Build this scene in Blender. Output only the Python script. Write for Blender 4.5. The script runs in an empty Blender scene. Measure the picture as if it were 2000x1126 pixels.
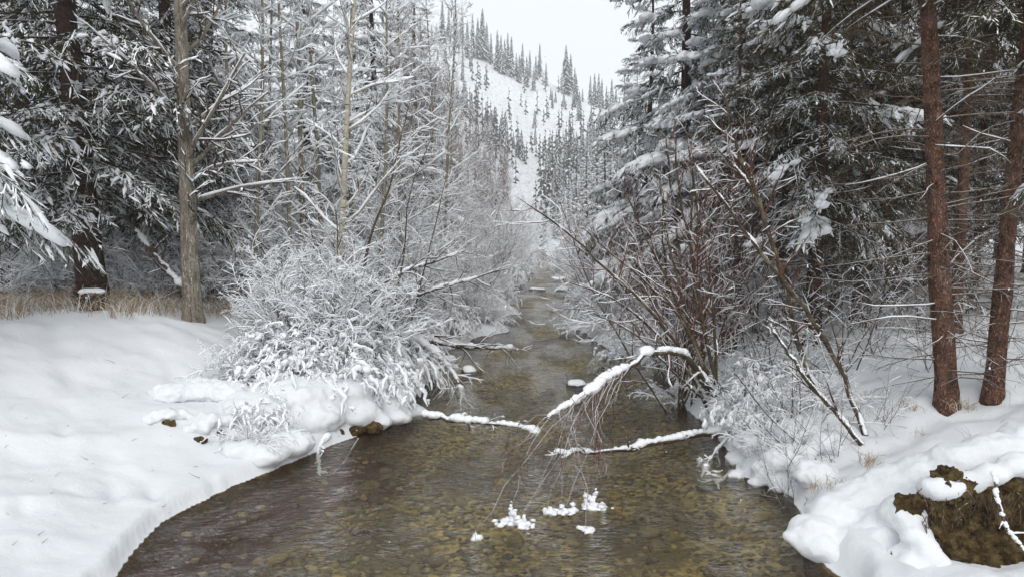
import bpy, math
import numpy as np

# ------------------------------------------------------------------ camera, sky, sun, exposure
SC = bpy.context.scene
COL = SC.collection
F_PX, CX, CY = 1351.0, 1000.0, 563.0
PITCH = math.radians(4.8)
CAM = np.array([0.0, 0.0, 2.8])
cam_d = bpy.data.cameras.new('camera'); cam = bpy.data.objects.new('camera', cam_d); COL.objects.link(cam)
cam_d.sensor_width = 36.0; cam_d.lens = 36.0 * F_PX / 2000.0
cam_d.clip_start = 0.05; cam_d.clip_end = 3000
cam.location = CAM; cam.rotation_euler = (math.pi / 2 - PITCH, 0, 0)
SC.camera = cam

SUN_EL, SUN_AZ = math.radians(40), math.radians(172)
world = bpy.data.worlds.new('World'); SC.world = world; world.use_nodes = True
wt = world.node_tree
bg = wt.nodes['Background']
sky = wt.nodes.new('ShaderNodeTexSky'); sky.sky_type = 'NISHITA'; sky.sun_disc = False
sky.sun_elevation = SUN_EL; sky.sun_rotation = SUN_AZ; sky.dust_density = 3.0
over = wt.nodes.new('ShaderNodeMixRGB'); over.blend_type = 'MIX'; over.inputs[0].default_value = 0.94
over.inputs[2].default_value = (8.9, 9.35, 9.8, 1)       # an even cloud deck veils the blue sky
wt.links.new(sky.outputs[0], over.inputs[1]); wt.links.new(over.outputs[0], bg.inputs[0])
bg.inputs[1].default_value = 0.087
sun_d = bpy.data.lights.new('sun', 'SUN'); sun_d.energy = 1.5; sun_d.angle = math.radians(45); sun_d.color = (1, 0.97, 0.93)
sun = bpy.data.objects.new('sun', sun_d); COL.objects.link(sun)
sun.rotation_euler = (math.radians(50), 0, math.radians(8))
SC.view_settings.view_transform = 'Standard'; SC.view_settings.look = 'None'
SC.view_settings.exposure = 0.44; SC.view_settings.gamma = 1.0
SC.render.engine = 'CYCLES'
cy = SC.cycles
cy.use_denoising = True; cy.max_bounces = 8; cy.diffuse_bounces = 6; cy.glossy_bounces = 2
cy.transmission_bounces = 5; cy.transparent_max_bounces = 8; cy.volume_bounces = 1
cy.sample_clamp_indirect = 6.0; cy.use_light_tree = False

rng = np.random.default_rng(11)
U = lambda a, b, n=None: rng.uniform(a, b, n)

# ------------------------------------------------------------------ helpers: numbers
def ray(px, py):
    cx, cyy = (px - CX) / F_PX, (CY - py) / F_PX
    return np.array([cx, math.cos(PITCH) + cyy * math.sin(PITCH), -math.sin(PITCH) + cyy * math.cos(PITCH)])
def at(px, py, Y):
    d = ray(px, py); return CAM + d * (Y / d[1])
def on_level(px, py, z=0.0):
    d = ray(px, py); return CAM + d * ((z - CAM[2]) / d[2])
def ss(a, b, x):
    t = np.clip((x - a) / (b - a), 0, 1); return t * t * (3 - 2 * t)
def _hash(i, j, s):
    n = (i.astype(np.int64) * 374761393 + j.astype(np.int64) * 668265263 + s * 982451653) & 0xffffffff
    n = ((n ^ (n >> 13)) * 1274126177) & 0xffffffff
    return ((n ^ (n >> 16)) & 0xffff) / 65535.0
def vnoise(x, y, s=0):
    xi, yi = np.floor(x), np.floor(y); fx, fy = x - xi, y - yi
    fx, fy = fx * fx * (3 - 2 * fx), fy * fy * (3 - 2 * fy)
    a, b = _hash(xi, yi, s), _hash(xi + 1, yi, s); c, d = _hash(xi, yi + 1, s), _hash(xi + 1, yi + 1, s)
    return (a + (b - a) * fx) * (1 - fy) + (c + (d - c) * fx) * fy - 0.5
def fbm(x, y, s=0, o=4):
    r, a = 0, 1.0
    for k in range(o):
        r = r + a * vnoise(x * 2 ** k, y * 2 ** k, s + k); a *= 0.5
    return r
def norm(v): return v / np.maximum(np.linalg.norm(v, axis=-1, keepdims=True), 1e-9)

# ------------------------------------------------------------------ helpers: meshes and objects
def mesh(name, parts, smooth=True):
    """parts: list of (verts, faces, material). faces: (n,3) or (n,4) int array."""
    me = bpy.data.meshes.new(name)
    vs, loops, tot, mi, off, mats = [], [], [], [], 0, []
    for V, F, m in parts:
        if len(F) == 0: continue
        if m not in mats: mats.append(m)
        k = F.shape[1]
        vs.append(V); loops.append((F + off).ravel()); tot.append(np.full(len(F), k)); mi.append(np.full(len(F), mats.index(m)))
        off += len(V)
    V = np.concatenate(vs).astype(np.float32); L = np.concatenate(loops).astype(np.int32)
    T = np.concatenate(tot).astype(np.int32); MI = np.concatenate(mi).astype(np.int32)
    me.vertices.add(len(V)); me.vertices.foreach_set('co', V.ravel())
    me.loops.add(len(L)); me.loops.foreach_set('vertex_index', L)
    me.polygons.add(len(T)); me.polygons.foreach_set('loop_start', (np.cumsum(T) - T).astype(np.int32))
    for m in mats: me.materials.append(m)
    me.polygons.foreach_set('material_index', MI)
    me.polygons.foreach_set('use_smooth', np.full(len(T), smooth))
    me.update(calc_edges=True)
    return me
def join(parts):
    """list of (V,F) with equal face size -> one (V,F)"""
    vs, fs, off = [], [], 0
    for V, F in parts:
        vs.append(V); fs.append(F + off); off += len(V)
    return np.concatenate(vs), np.concatenate(fs)
def obj(name, me, parent=None, loc=None, rot=None, scale=None):
    o = bpy.data.objects.new(name, me); COL.objects.link(o)
    if parent is not None: o.parent = parent
    if loc is not None: o.location = loc
    if rot is not None: o.rotation_euler = rot
    if scale is not None: o.scale = (scale,) * 3 if np.isscalar(scale) else scale
    return o
def tag(o, label=None, cat=None, group=None, kind=None):
    if label: o['label'] = label
    if cat: o['category'] = cat
    if group: o['group'] = group
    if kind: o['kind'] = kind
    return o
def plant(name, parts, loc, label, cat, rz=0.0, scale=1.0, tilt=(0, 0), group=None):
    """an Empty at the base and one object for each part; parts: (part name, mesh, index of the part it sits on or None)"""
    e = obj(name, None, None, loc, (tilt[0], tilt[1], rz), scale)
    e.rotation_mode = 'ZYX'
    e.empty_display_size = 0.2
    made = []
    for pn, me, up in parts:
        made.append(obj(pn, me, e if up is None else made[up]))
    return tag(e, label, cat, group)

def tubes(P, R, k=4, phase=None, flat=1.0):
    P = np.asarray(P, float); R = np.asarray(R, float)
    M, n, _ = P.shape
    T = norm(np.gradient(P, axis=1))
    mean = norm(P[:, -1] - P[:, 0])
    ref = np.where(np.abs(mean[:, 2:3]) > 0.9, np.array([[1.0, 0, 0]]), np.array([[0, 0, 1.0]]))[:, None, :]
    A = norm(np.cross(T, ref)); B = np.cross(A, T)
    if phase is None: phase = math.pi / 6 if k == 3 else 0.0
    a = np.arange(k) * 2 * math.pi / k + phase
    V = P[:, :, None, :] + R[:, :, None, None] * (np.cos(a)[None, None, :, None] * A[:, :, None, :] + flat * np.sin(a)[None, None, :, None] * B[:, :, None, :])
    i = np.arange(n * k).reshape(n, k); j = np.roll(i, -1, axis=1)
    q = np.stack([i[:-1], j[:-1], j[1:], i[1:]], -1).reshape(-1, 4)
    Fq = (q[None] + (np.arange(M) * n * k)[:, None, None]).reshape(-1, 4)
    return V.reshape(-1, 3), Fq
def resample(pts, n):
    """Catmull-Rom through pts (m,d) -> n points"""
    p = np.asarray(pts, float); p = np.vstack([2 * p[0] - p[1], p, 2 * p[-1] - p[-2]])
    m = len(p) - 3; u = np.linspace(0, m - 1e-6, n); s = u.astype(int); t = (u - s)[:, None]
    a, b, c, d = p[s], p[s + 1], p[s + 2], p[s + 3]
    return 0.5 * (2 * b + (c - a) * t + (2 * a - 5 * b + 4 * c - d) * t ** 2 + (3 * b - a - 3 * c + d) * t ** 3)
def spawn(P, R, cnt, t0, t1, ang, ratio, npts=5, wander=0.15, trop=0.0, rr=0.6, taper=0.25, short=0.6, flatten=0.0, rmin=0.0015, absl=None):
    """children of strands P (M,n,3); returns strands (M*cnt,npts,3) and radii"""
    M, n, _ = P.shape
    L = np.linalg.norm(np.diff(P, axis=1), axis=2).sum(1)
    idx = np.repeat(np.arange(M), cnt)
    t = (np.tile(np.arange(cnt), M) + rng.random(M * cnt)) / cnt * (t1 - t0) + t0
    u = np.clip(t * (n - 1), 0, n - 1 - 1e-6); s = u.astype(int); f = (u - s)[:, None]
    p0 = P[idx, s] * (1 - f) + P[idx, s + 1] * f
    r0 = R[idx, s] * (1 - f[:, 0]) + R[idx, s + 1] * f[:, 0]
    T = norm(P[idx, s + 1] - P[idx, s])
    q = rng.normal(size=T.shape); q[:, 2] *= (1 - flatten)
    q = norm(q - (q * T).sum(1, keepdims=True) * T)
    a = U(ang[0], ang[1], M * cnt)[:, None]
    d = norm(np.cos(a) * T + np.sin(a) * q)
    ln = (L[idx] if absl is None else absl) * ratio * (1 - short * t) * U(0.6, 1.2, M * cnt)
    out = np.zeros((M * cnt, npts, 3)); out[:, 0] = p0
    for kk in range(1, npts):
        d = norm(d + wander * rng.normal(size=d.shape) + np.array([0, 0, trop]))
        out[:, kk] = out[:, kk - 1] + d * (ln / (npts - 1))[:, None]
    rb = np.maximum(r0 * rr, rmin)
    R2 = rb[:, None] * np.linspace(1, taper, npts)[None]
    return out, R2
def snow_on(P, R, th, cover=1.0, k=4, steep=0.25, lump=0.35):
    """a ridge of snow lying along each strand"""
    keep = rng.random(len(P)) < cover
    P, R = P[keep], R[keep]
    if len(P) == 0: return np.zeros((0, 3)), np.zeros((0, 4), int)
    T = norm(np.gradient(P, axis=1)); hor = np.sqrt(np.clip(1 - T[..., 2] ** 2, 0, 1))
    s = th * np.clip((hor - steep) / (1 - steep), 0.12, 1) * (1 + lump * rng.normal(size=hor.shape)).clip(0.3, 1.9)
    s = np.minimum(s, R * 6 + 0.004); s[:, -1] *= 0.4; s[:, 0] *= 0.6
    Q = P.copy(); Q[..., 2] += R * 0.75 + s * 0.45
    return tubes(Q, s, k, phase=math.pi / k)
def sphere(nu=8, nv=5):
    v = [(0, 0, 1)]
    for i in range(1, nv):
        th = math.pi * i / nv
        for j in range(nu):
            ph = 2 * math.pi * (j + 0.5 * (i % 2)) / nu
            v.append((math.sin(th) * math.cos(ph), math.sin(th) * math.sin(ph), math.cos(th)))
    v.append((0, 0, -1)); f = []
    for j in range(nu):
        f.append((0, 1 + j, 1 + (j + 1) % nu))
        for i in range(nv - 2):
            a, b = 1 + i * nu + j, 1 + i * nu + (j + 1) % nu
            f += [(a, a + nu, b), (b, a + nu, b + nu)]
        a = 1 + (nv - 2) * nu
        f.append((a + j, len(v) - 1, a + (j + 1) % nu))
    return np.array(v), np.array(f)
def blobs(C, S, nu=7, nv=4, rough=0.18):
    """many lumps: centres (m,3), radii (m,3)"""
    V, Fc = sphere(nu, nv); m = len(C)
    W = V[None] * (1 + rough * rng.normal(size=(m, len(V), 1)).clip(-1.5, 1.5)) * S[:, None, :] + C[:, None, :]
    return W.reshape(-1, 3), (Fc[None] + (np.arange(m) * len(V))[:, None, None]).reshape(-1, 3)

# ------------------------------------------------------------------ materials
class NT:
    def __init__(s, name):
        s.m = bpy.data.materials.new(name); s.m.use_nodes = True; s.t = s.m.node_tree
        s.b = s.t.nodes['Principled BSDF']; s.out = s.t.nodes['Material Output']
    def n(s, typ, **kw):
        x = s.t.nodes.new('ShaderNode' + typ)
        for k, v in kw.items():
            if k.startswith('_'): setattr(x, k[1:], v)
            else:
                key = int(k[1:]) if k[0] == 'i' and k[1:].isdigit() else k.replace('_', ' ')
                if isinstance(v, bpy.types.NodeSocket): s.t.links.new(v, x.inputs[key])
                else: x.inputs[key].default_value = v
        return x
    def link(s, a, b): s.t.links.new(a, b)
    def noise(s, vec, scale, detail=4, rough=0.55): return s.n('TexNoise', Vector=vec, Scale=scale, Detail=detail, Roughness=rough).outputs[0]
    def ramp(s, fac, stops, interp='LINEAR'):
        x = s.n('ValToRGB', i0=fac); e = x.color_ramp; e.interpolation = interp
        while len(e.elements) < len(stops): e.elements.new(0.5)
        for el, (p, c) in zip(e.elements, stops): el.position = p; el.color = (*c, 1) if len(c) == 3 else c
        return x.outputs[0]
    def math(s, op, a, b=None, c=None):
        kw = {'i0': a}
        if b is not None: kw['i1'] = b
        if c is not None: kw['i2'] = c
        x = s.n('Math', _operation=op, **kw); return x.outputs[0]
    def step(s, x, lo, hi):
        r = s.n('MapRange', Value=x, From_Min=lo, From_Max=hi); r.interpolation_type = 'SMOOTHSTEP'; return r.outputs[0]
    def mix(s, f, a, b):
        return s.n('MixRGB', i0=f, i1=a, i2=b).outputs[0]
    def bump(s, h, strength, dist):
        return s.n('Bump', Height=h, Strength=strength, Distance=dist).outputs[0]
    def done(s, col, rough=0.8, normal=None, spec=0.2):
        if isinstance(col, bpy.types.NodeSocket): s.link(col, s.b.inputs['Base Color'])
        else: s.b.inputs['Base Color'].default_value = (*col, 1)
        s.b.inputs['Roughness'].default_value = rough; s.b.inputs['Specular IOR Level'].default_value = spec
        if normal is not None: s.link(normal, s.b.inputs['Normal'])
        return s.m
    def stretch(s, vec, sc):
        return s.n('Mapping', Vector=vec, Scale=sc).outputs[0]
SNOW_C = (0.91, 0.925, 0.945)
def m_snow(name='snow', scale=1.0):
    t = NT(name); g = t.n('NewGeometry').outputs['Position']
    nz = t.noise(g, 9 * scale, 5, 0.6)
    c = t.ramp(nz, [(0.3, (0.895, 0.91, 0.93)), (0.7, (0.93, 0.94, 0.955))])
    return t.done(c, 0.75, t.bump(t.noise(g, 40 * scale, 4, 0.65), 0.35, 0.02), 0.25)
def m_bark(name, dark, light, scale, stretch, snow=0.35, bump=0.8, marks=None, patch=None):
    t = NT(name); tc = t.n('TexCoord').outputs['Object']; geo = t.n('NewGeometry')
    v = t.stretch(tc, stretch)
    a = t.noise(v, scale, 6, 0.65); b = t.noise(tc, scale * 0.25, 3)
    wv = t.n('VectorMath', _operation='ADD', i0=v, i1=t.n('VectorMath', _operation='SCALE', i0=t.n('TexNoise', Vector=v, Scale=scale * 0.8).outputs[1], Scale=0.12).outputs[0]).outputs[0]
    vo = t.n('TexVoronoi', Vector=wv, Scale=scale * 2.4, _feature='DISTANCE_TO_EDGE').outputs[0]
    crack = t.step(vo, 0.0, 0.3)
    f = t.math('MULTIPLY', t.math('ADD', t.math('MULTIPLY', a, 0.75), t.math('MULTIPLY', b, 0.35)), t.math('MULTIPLY_ADD', crack, 0.3, 0.72))
    c = t.ramp(f, [(0.3, dark), (0.6, light), (0.85, tuple(min(1, x * 1.5) for x in light))])
    if patch: c = t.mix(t.step(t.noise(tc, 3.5, 4), 0.56, 0.66), c, (*patch, 1))
    if marks:
        mk = t.noise(t.stretch(tc, (1.2, 1.2, 9)), 3.0, 3)
        c = t.mix(t.step(mk, 0.6, 0.66), c, (*marks, 1))
    if snow > 0:
        nz = t.n('SeparateXYZ', i0=geo.outputs['Normal']).outputs[2]
        pl = t.noise(geo.outputs['Position'], 7, 3)
        s = t.step(t.math('ADD', nz, t.math('MULTIPLY_ADD', pl, 0.9, -0.45)), 1 - snow - 0.25, 1 - snow)
        c = t.mix(s, c, (*SNOW_C, 1))
    h = t.math('ADD', a, t.math('MULTIPLY', crack, 0.6))
    return t.done(c, 0.9, t.bump(h, bump, 0.03), 0.1)
def m_needle(name, dark, light, brown, dust):
    t = NT(name); geo = t.n('NewGeometry'); p = geo.outputs['Position']; oi = t.n('ObjectInfo').outputs['Random']
    a = t.noise(p, 2.2, 3); isl = geo.outputs['Random Per Island']
    c = t.ramp(isl, [(0.0, dark), (0.55, light), (0.86, light), (0.93, brown)])
    c = t.mix(t.step(a, 0.4, 0.7), c, (*[x * 0.7 for x in dark], 1))
    nz = t.n('SeparateXYZ', i0=geo.outputs['True Normal']).outputs[2]
    m = t.math('ADD', t.noise(p, 5.0, 3), t.math('MULTIPLY_ADD', isl, 0.3, -0.15))
    m = t.math('ADD', m, t.math('MULTIPLY_ADD', oi, 0.08, -0.04))
    s = t.math('MULTIPLY', t.step(nz, 0.25, 0.6), t.step(m, 0.62 - dust, 0.7 - dust))
    return t.done(t.mix(s, c, (*SNOW_C, 1)), 0.8, None, 0.15)
M_SNOW = m_snow()
M_SNOW_DEEP = m_snow('settled_snow'); _r = [n for n in M_SNOW_DEEP.node_tree.nodes if n.type == 'VALTORGB'][0].color_ramp
_r.elements[0].color = (0.74, 0.755, 0.775, 1); _r.elements[1].color = (0.79, 0.802, 0.815, 1)
M_NEEDLE_DARK = m_needle('spruce_needles_dark', (0.028, 0.032, 0.018), (0.078, 0.068, 0.032), (0.13, 0.072, 0.03), 0.2)
M_NEEDLE = m_needle('spruce_needles', (0.03, 0.038, 0.024), (0.07, 0.075, 0.042), (0.1, 0.065, 0.035), 0.29)
M_NEEDLE_FOREST = m_needle('spruce_needles_forest', (0.036, 0.035, 0.018), (0.1, 0.085, 0.034), (0.17, 0.09, 0.042), 0.12)
M_NEEDLE_FAR = m_needle('spruce_needles_far', (0.03, 0.04, 0.028), (0.06, 0.07, 0.05), (0.07, 0.06, 0.04), 0.22)
M_SPRUCE_BARK = m_bark('spruce_bark', (0.03, 0.018, 0.014), (0.27, 0.145, 0.1), 15, (1, 1, 0.5), 0.1, 1.0, patch=(0.17, 0.13, 0.1))
M_SPRUCE_BARK_DARK = m_bark('dark_spruce_bark', (0.03, 0.02, 0.017), (0.125, 0.07, 0.052), 16, (1, 1, 0.45), 0.15, 1.0)
M_COTTON = m_bark('cottonwood_bark', (0.2, 0.168, 0.13), (0.68, 0.6, 0.49), 26, (1, 1, 0.13), 0.15, 1.2)
M_ASPEN = m_bark('aspen_bark', (0.3, 0.27, 0.21), (0.52, 0.48, 0.4), 5, (1, 1, 1.5), 0.3, 0.2, marks=(0.07, 0.06, 0.05))
M_POPLAR = m_bark('young_poplar_bark', (0.16, 0.14, 0.1), (0.33, 0.3, 0.22), 9, (1, 1, 0.6), 0.3, 0.3, marks=(0.08, 0.07, 0.05))
M_TWIG = m_bark('grey_twig_bark', (0.04, 0.03, 0.023), (0.11, 0.082, 0.062), 12, (1, 1, 0.6), 0.32, 0.2)
M_ALDER = m_bark('alder_bark', (0.035, 0.027, 0.019), (0.13, 0.098, 0.062), 14, (1, 1, 0.6), 0.3, 0.4, patch=(0.2, 0.17, 0.11))
M_RED_TWIG = m_bark('red_brown_twig_bark', (0.06, 0.025, 0.018), (0.19, 0.08, 0.055), 12, (1, 1, 0.6), 0.15, 0.2)
M_PURPLE_TWIG = m_bark('purple_brown_twig_bark', (0.085, 0.052, 0.046), (0.2, 0.13, 0.115), 12, (1, 1, 0.6), 0.25, 0.2)
M_DEAD = m_bark('dead_limb_bark', (0.06, 0.042, 0.03), (0.2, 0.145, 0.1), 14, (1, 1, 0.6), 0.12, 0.3)

# ------------------------------------------------------------------ the lie of the land
_L = [(180, 1180), (230, 1126), (310, 1020), (440, 960), (580, 895), (690, 852), (800, 815), (790, 775), (870, 738), (905, 700), (950, 650), (985, 605), (1000, 565), (1030, 535), (1045, 500)]
_R = [(1660, 1180), (1640, 1126), (1570, 1030), (1550, 970), (1450, 930), (1420, 880), (1400, 850), (1330, 790), (1290, 740), (1200, 690), (1130, 655), (1112, 600), (1108, 565), (1085, 540), (1075, 500)]
_Lw = np.array([on_level(*p)[:2] for p in _L]); _Rw = np.array([on_level(*p)[:2] for p in _R])
def xl(Y): return np.interp(Y, np.r_[-30, -5, _Lw[:, 1], 130, 400], np.r_[-5, -3.8, _Lw[:, 0], 5.0, 5.0])
def xr(Y): return np.interp(Y, np.r_[-30, -5, _Rw[:, 1], 130, 400], np.r_[4, 3.2, _Rw[:, 0], 5.4, 5.4])
def _far(y): return np.interp(y, [10, 14, 20, 45, 80], [0, 0.55, 0.95, 1.15, 1.0])
def edge_l(y): y = np.asarray(y, float); return xl(y) + _far(y) * (1.5 * fbm(y * 0.42, y * 0 + 3.1, 71, 3) - 0.28)
def edge_r(y): y = np.asarray(y, float); return xr(y) - _far(y) * (1.5 * fbm(y * 0.38, y * 0 + 7.7, 72, 3) - 0.28)
RIDGE = 260.0
def hill(x, y):
    r = np.hypot(x, y); u = np.where(y > 1, x / np.maximum(y, 1) * F_PX + CX, np.where(x < 0, -600, 2600))
    h = np.interp(u, [-600, 0, 500, 800, 950, 1040, 1110, 1200, 1300, 1500, 2000, 2600],
                  [0.38, 0.36, 0.32, 0.29, 0.25, 0.23, 0.2, 0.163, 0.14, 0.1, 0.07, 0.06]) * RIDGE
    t = np.clip((r - 118) / (RIDGE - 118), 0, 1); f = (t - 0.12 * t * (1 - t) * (1 - 2 * t)) * (1 - 0.35 * ss(RIDGE, 500, r)) + 0.03 * ss(85, 150, r) * (1 - t)
    gully = 5.0 * np.sin(u / 60.0) * ss(110, 180, r) * (1 - ss(210, 255, r))
    return h * f + gully + 2.5 * fbm(x / 25, y / 25, 5) * ss(90, 150, r)
DENTS = [(-3.9, 6.6, 0.16, 0.07), (-3.6, 6.75, 0.14, 0.07), (-4.9, 7.4, 0.13, 0.05), (-4.3, 5.9, 0.12, 0.05), (-5.6, 8.6, 0.2, 0.05), (-3.2, 7.2, 0.12, 0.05), (-5.2, 6.6, 0.16, 0.045), (-6.4, 9.6, 0.25, 0.06), (-4.6, 9.3, 0.18, 0.05)]
def height(x, y, fine=True):
    x = np.asarray(x, float); y = np.asarray(y, float)
    wob = 0.10 * fbm(x * 2.3, y * 2.3, 3, 3) if fine else 0.0
    dl = edge_l(y) - x + wob; dr = x - edge_r(y) + wob
    A = np.interp(y, [-5, 5, 9, 13, 20, 40], [0.9, 1.0, 1.15, 1.15, 0.9, 0.8])
    lf = 0.16 * ss(0, 0.11, dl) + A * (0.16 * ss(0.1, 1.2, dl) + 0.95 * ss(0.3, 5.2, dl)) + 0.02 * np.maximum(dl - 6, 0)
    Br = np.interp(y, [-5, 4, 7, 12, 20, 40], [0.4, 0.45, 0.8, 0.8, 0.7, 0.7])
    rt = 0.26 * ss(0, 0.22, dr) + Br * (0.4 * ss(0.15, 1.1, dr) + 0.55 * ss(0.6, 3.0, dr)) + 0.04 * np.maximum(dr - 2, 0)
    # the cut bank by the bridge: the right bank ends in an earth face
    cut = ss(5.55, 5.47, y + 0.1 * (x - 3.4) + 0.10 * fbm(x * 3, y * 0 + 1.3, 9, 3)) * ss(2.95, 3.1, x)
    bench = 0.14 + 0.12 * ss(5.3, 4.6, y)
    rt = rt * (1 - cut) + np.minimum(rt, bench) * cut
    bed = -0.8 * ss(0, 0.5, np.minimum(-dl, -dr))
    z = np.where(dl > 0, lf, np.where(dr > 0, rt, bed))
    if fine:
        land = np.maximum(dl, dr); k = ss(0.0, 0.7, land)
        z = z + k * (0.14 * fbm(x * 0.55, y * 0.55, 21, 3) + 0.055 * fbm(x * 1.9, y * 1.9, 22, 3)) + 0.03 * k * fbm(x * 5, y * 5, 25, 3)
        # faint drifted ridges across the open left slope
        z = z + k * 0.085 * (1 - np.abs(np.sin((x * 0.75 - y * 0.9) * 1.1 + 2.2 * fbm(x * 0.4, y * 0.4, 30, 2)))) ** 2 * (dl > 0) * np.interp(y, [3, 5, 12, 14], [0, 1, 1, 0.2])
        for dx, dy, rr, dp in DENTS: z = z - dp * np.exp(-(((x - dx) * 0.8 + (y - dy) * 0.5) ** 2 * 4 + ((y - dy) * 0.8 - (x - dx) * 0.5) ** 2 * 0.8) / rr ** 2)
        # hummocky snow on the right bank
        z = z + 0.16 * k * np.abs(fbm(x * 1.3, y * 1.3, 40, 3)) * (dr > 0) * (y < 30)
    return z + hill(x, y)
_TS = np.geomspace(2.5, 600, 1400)
def ground_at(px, py):
    p = CAM + ray(px, py)[None] * _TS[:, None]
    k = np.argmax(p[:, 2] < height(p[:, 0], p[:, 1]))
    return p[k].copy()
def stand(px, Y, sink=0.05):
    x = (px - CX) / F_PX * Y
    return np.array([x, Y, float(height(x, Y)) - sink])

def build_ground():
    t = NT('snow_covered_ground'); geo = t.n('NewGeometry'); p = geo.outputs['Position']
    nz = t.n('SeparateXYZ', i0=geo.outputs['Normal']).outputs[2]; pz = t.n('SeparateXYZ', i0=p).outputs[2]
    n1 = t.noise(p, 6, 5)
    soil = t.ramp(t.noise(p, 14, 6, 0.7), [(0.3, (0.035, 0.024, 0.014)), (0.55, (0.13, 0.085, 0.04)), (0.8, (0.2, 0.15, 0.07))])
    snowc = t.ramp(t.noise(p, 1.3, 4), [(0.3, (0.7, 0.715, 0.735)), (0.7, (0.75, 0.762, 0.778))])
    f = t.step(t.math('ADD', nz, t.math('MULTIPLY_ADD', n1, 0.35, -0.17)), 0.32, 0.42)
    f = t.math('MULTIPLY', f, t.step(t.math('ADD', pz, t.math('MULTIPLY', n1, 0.02)), 0.012, 0.02))
    fleck = t.step(t.noise(p, 60, 3, 0.7), 0.725, 0.75)
    snowc = t.mix(t.math('MULTIPLY', fleck, t.step(t.noise(p, 0.9, 3), 0.5, 0.62)), snowc, (0.3, 0.22, 0.15, 1))
    py_ = t.n('SeparateXYZ', i0=p).outputs[1]
    brush = t.math('MULTIPLY', t.step(t.noise(p, 1.0, 5, 0.8), 0.52, 0.6), t.step(py_, 85.0, 120.0))
    snowc = t.mix(t.math('MULTIPLY', brush, 0.55), snowc, (0.2, 0.17, 0.15, 1))      # low brush poking out of the far slope
    h = t.math('ADD', t.math('MULTIPLY', t.noise(p, 22, 5, 0.65), 0.3), t.noise(p, 3.0, 4))
    m = t.done(t.mix(f, soil, snowc), 0.8, t.bump(h, 0.45, 0.045), 0.2)
    na = 310
    r = np.r_[np.linspace(0.3, 2.4, 10)[:-1], np.geomspace(2.4, 4.6, 26)[:-1], np.geomspace(4.6, 13, 180)[:-1], np.geomspace(13, 900, 160)]; nr = len(r)
    a = np.radians(np.r_[np.linspace(-178, -56, 40)[:-1], np.linspace(-56, 56, na), np.linspace(56, 178, 40)[1:]]); na = len(a)
    Rr, Aa = np.meshgrid(r, a, indexing='ij'); X, Y = Rr * np.sin(Aa), Rr * np.cos(Aa)
    V = np.stack([X, Y, height(X, Y)], -1).reshape(-1, 3)
    i = np.arange(nr * na).reshape(nr, na)
    Fc = np.stack([i[:-1, :-1], i[:-1, 1:], i[1:, 1:], i[1:, :-1]], -1).reshape(-1, 4)[:, ::-1]
    return tag(obj('snow_covered_ground', mesh('ground', [(V, Fc, m)])), kind='structure')
GROUND = build_ground()

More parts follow.
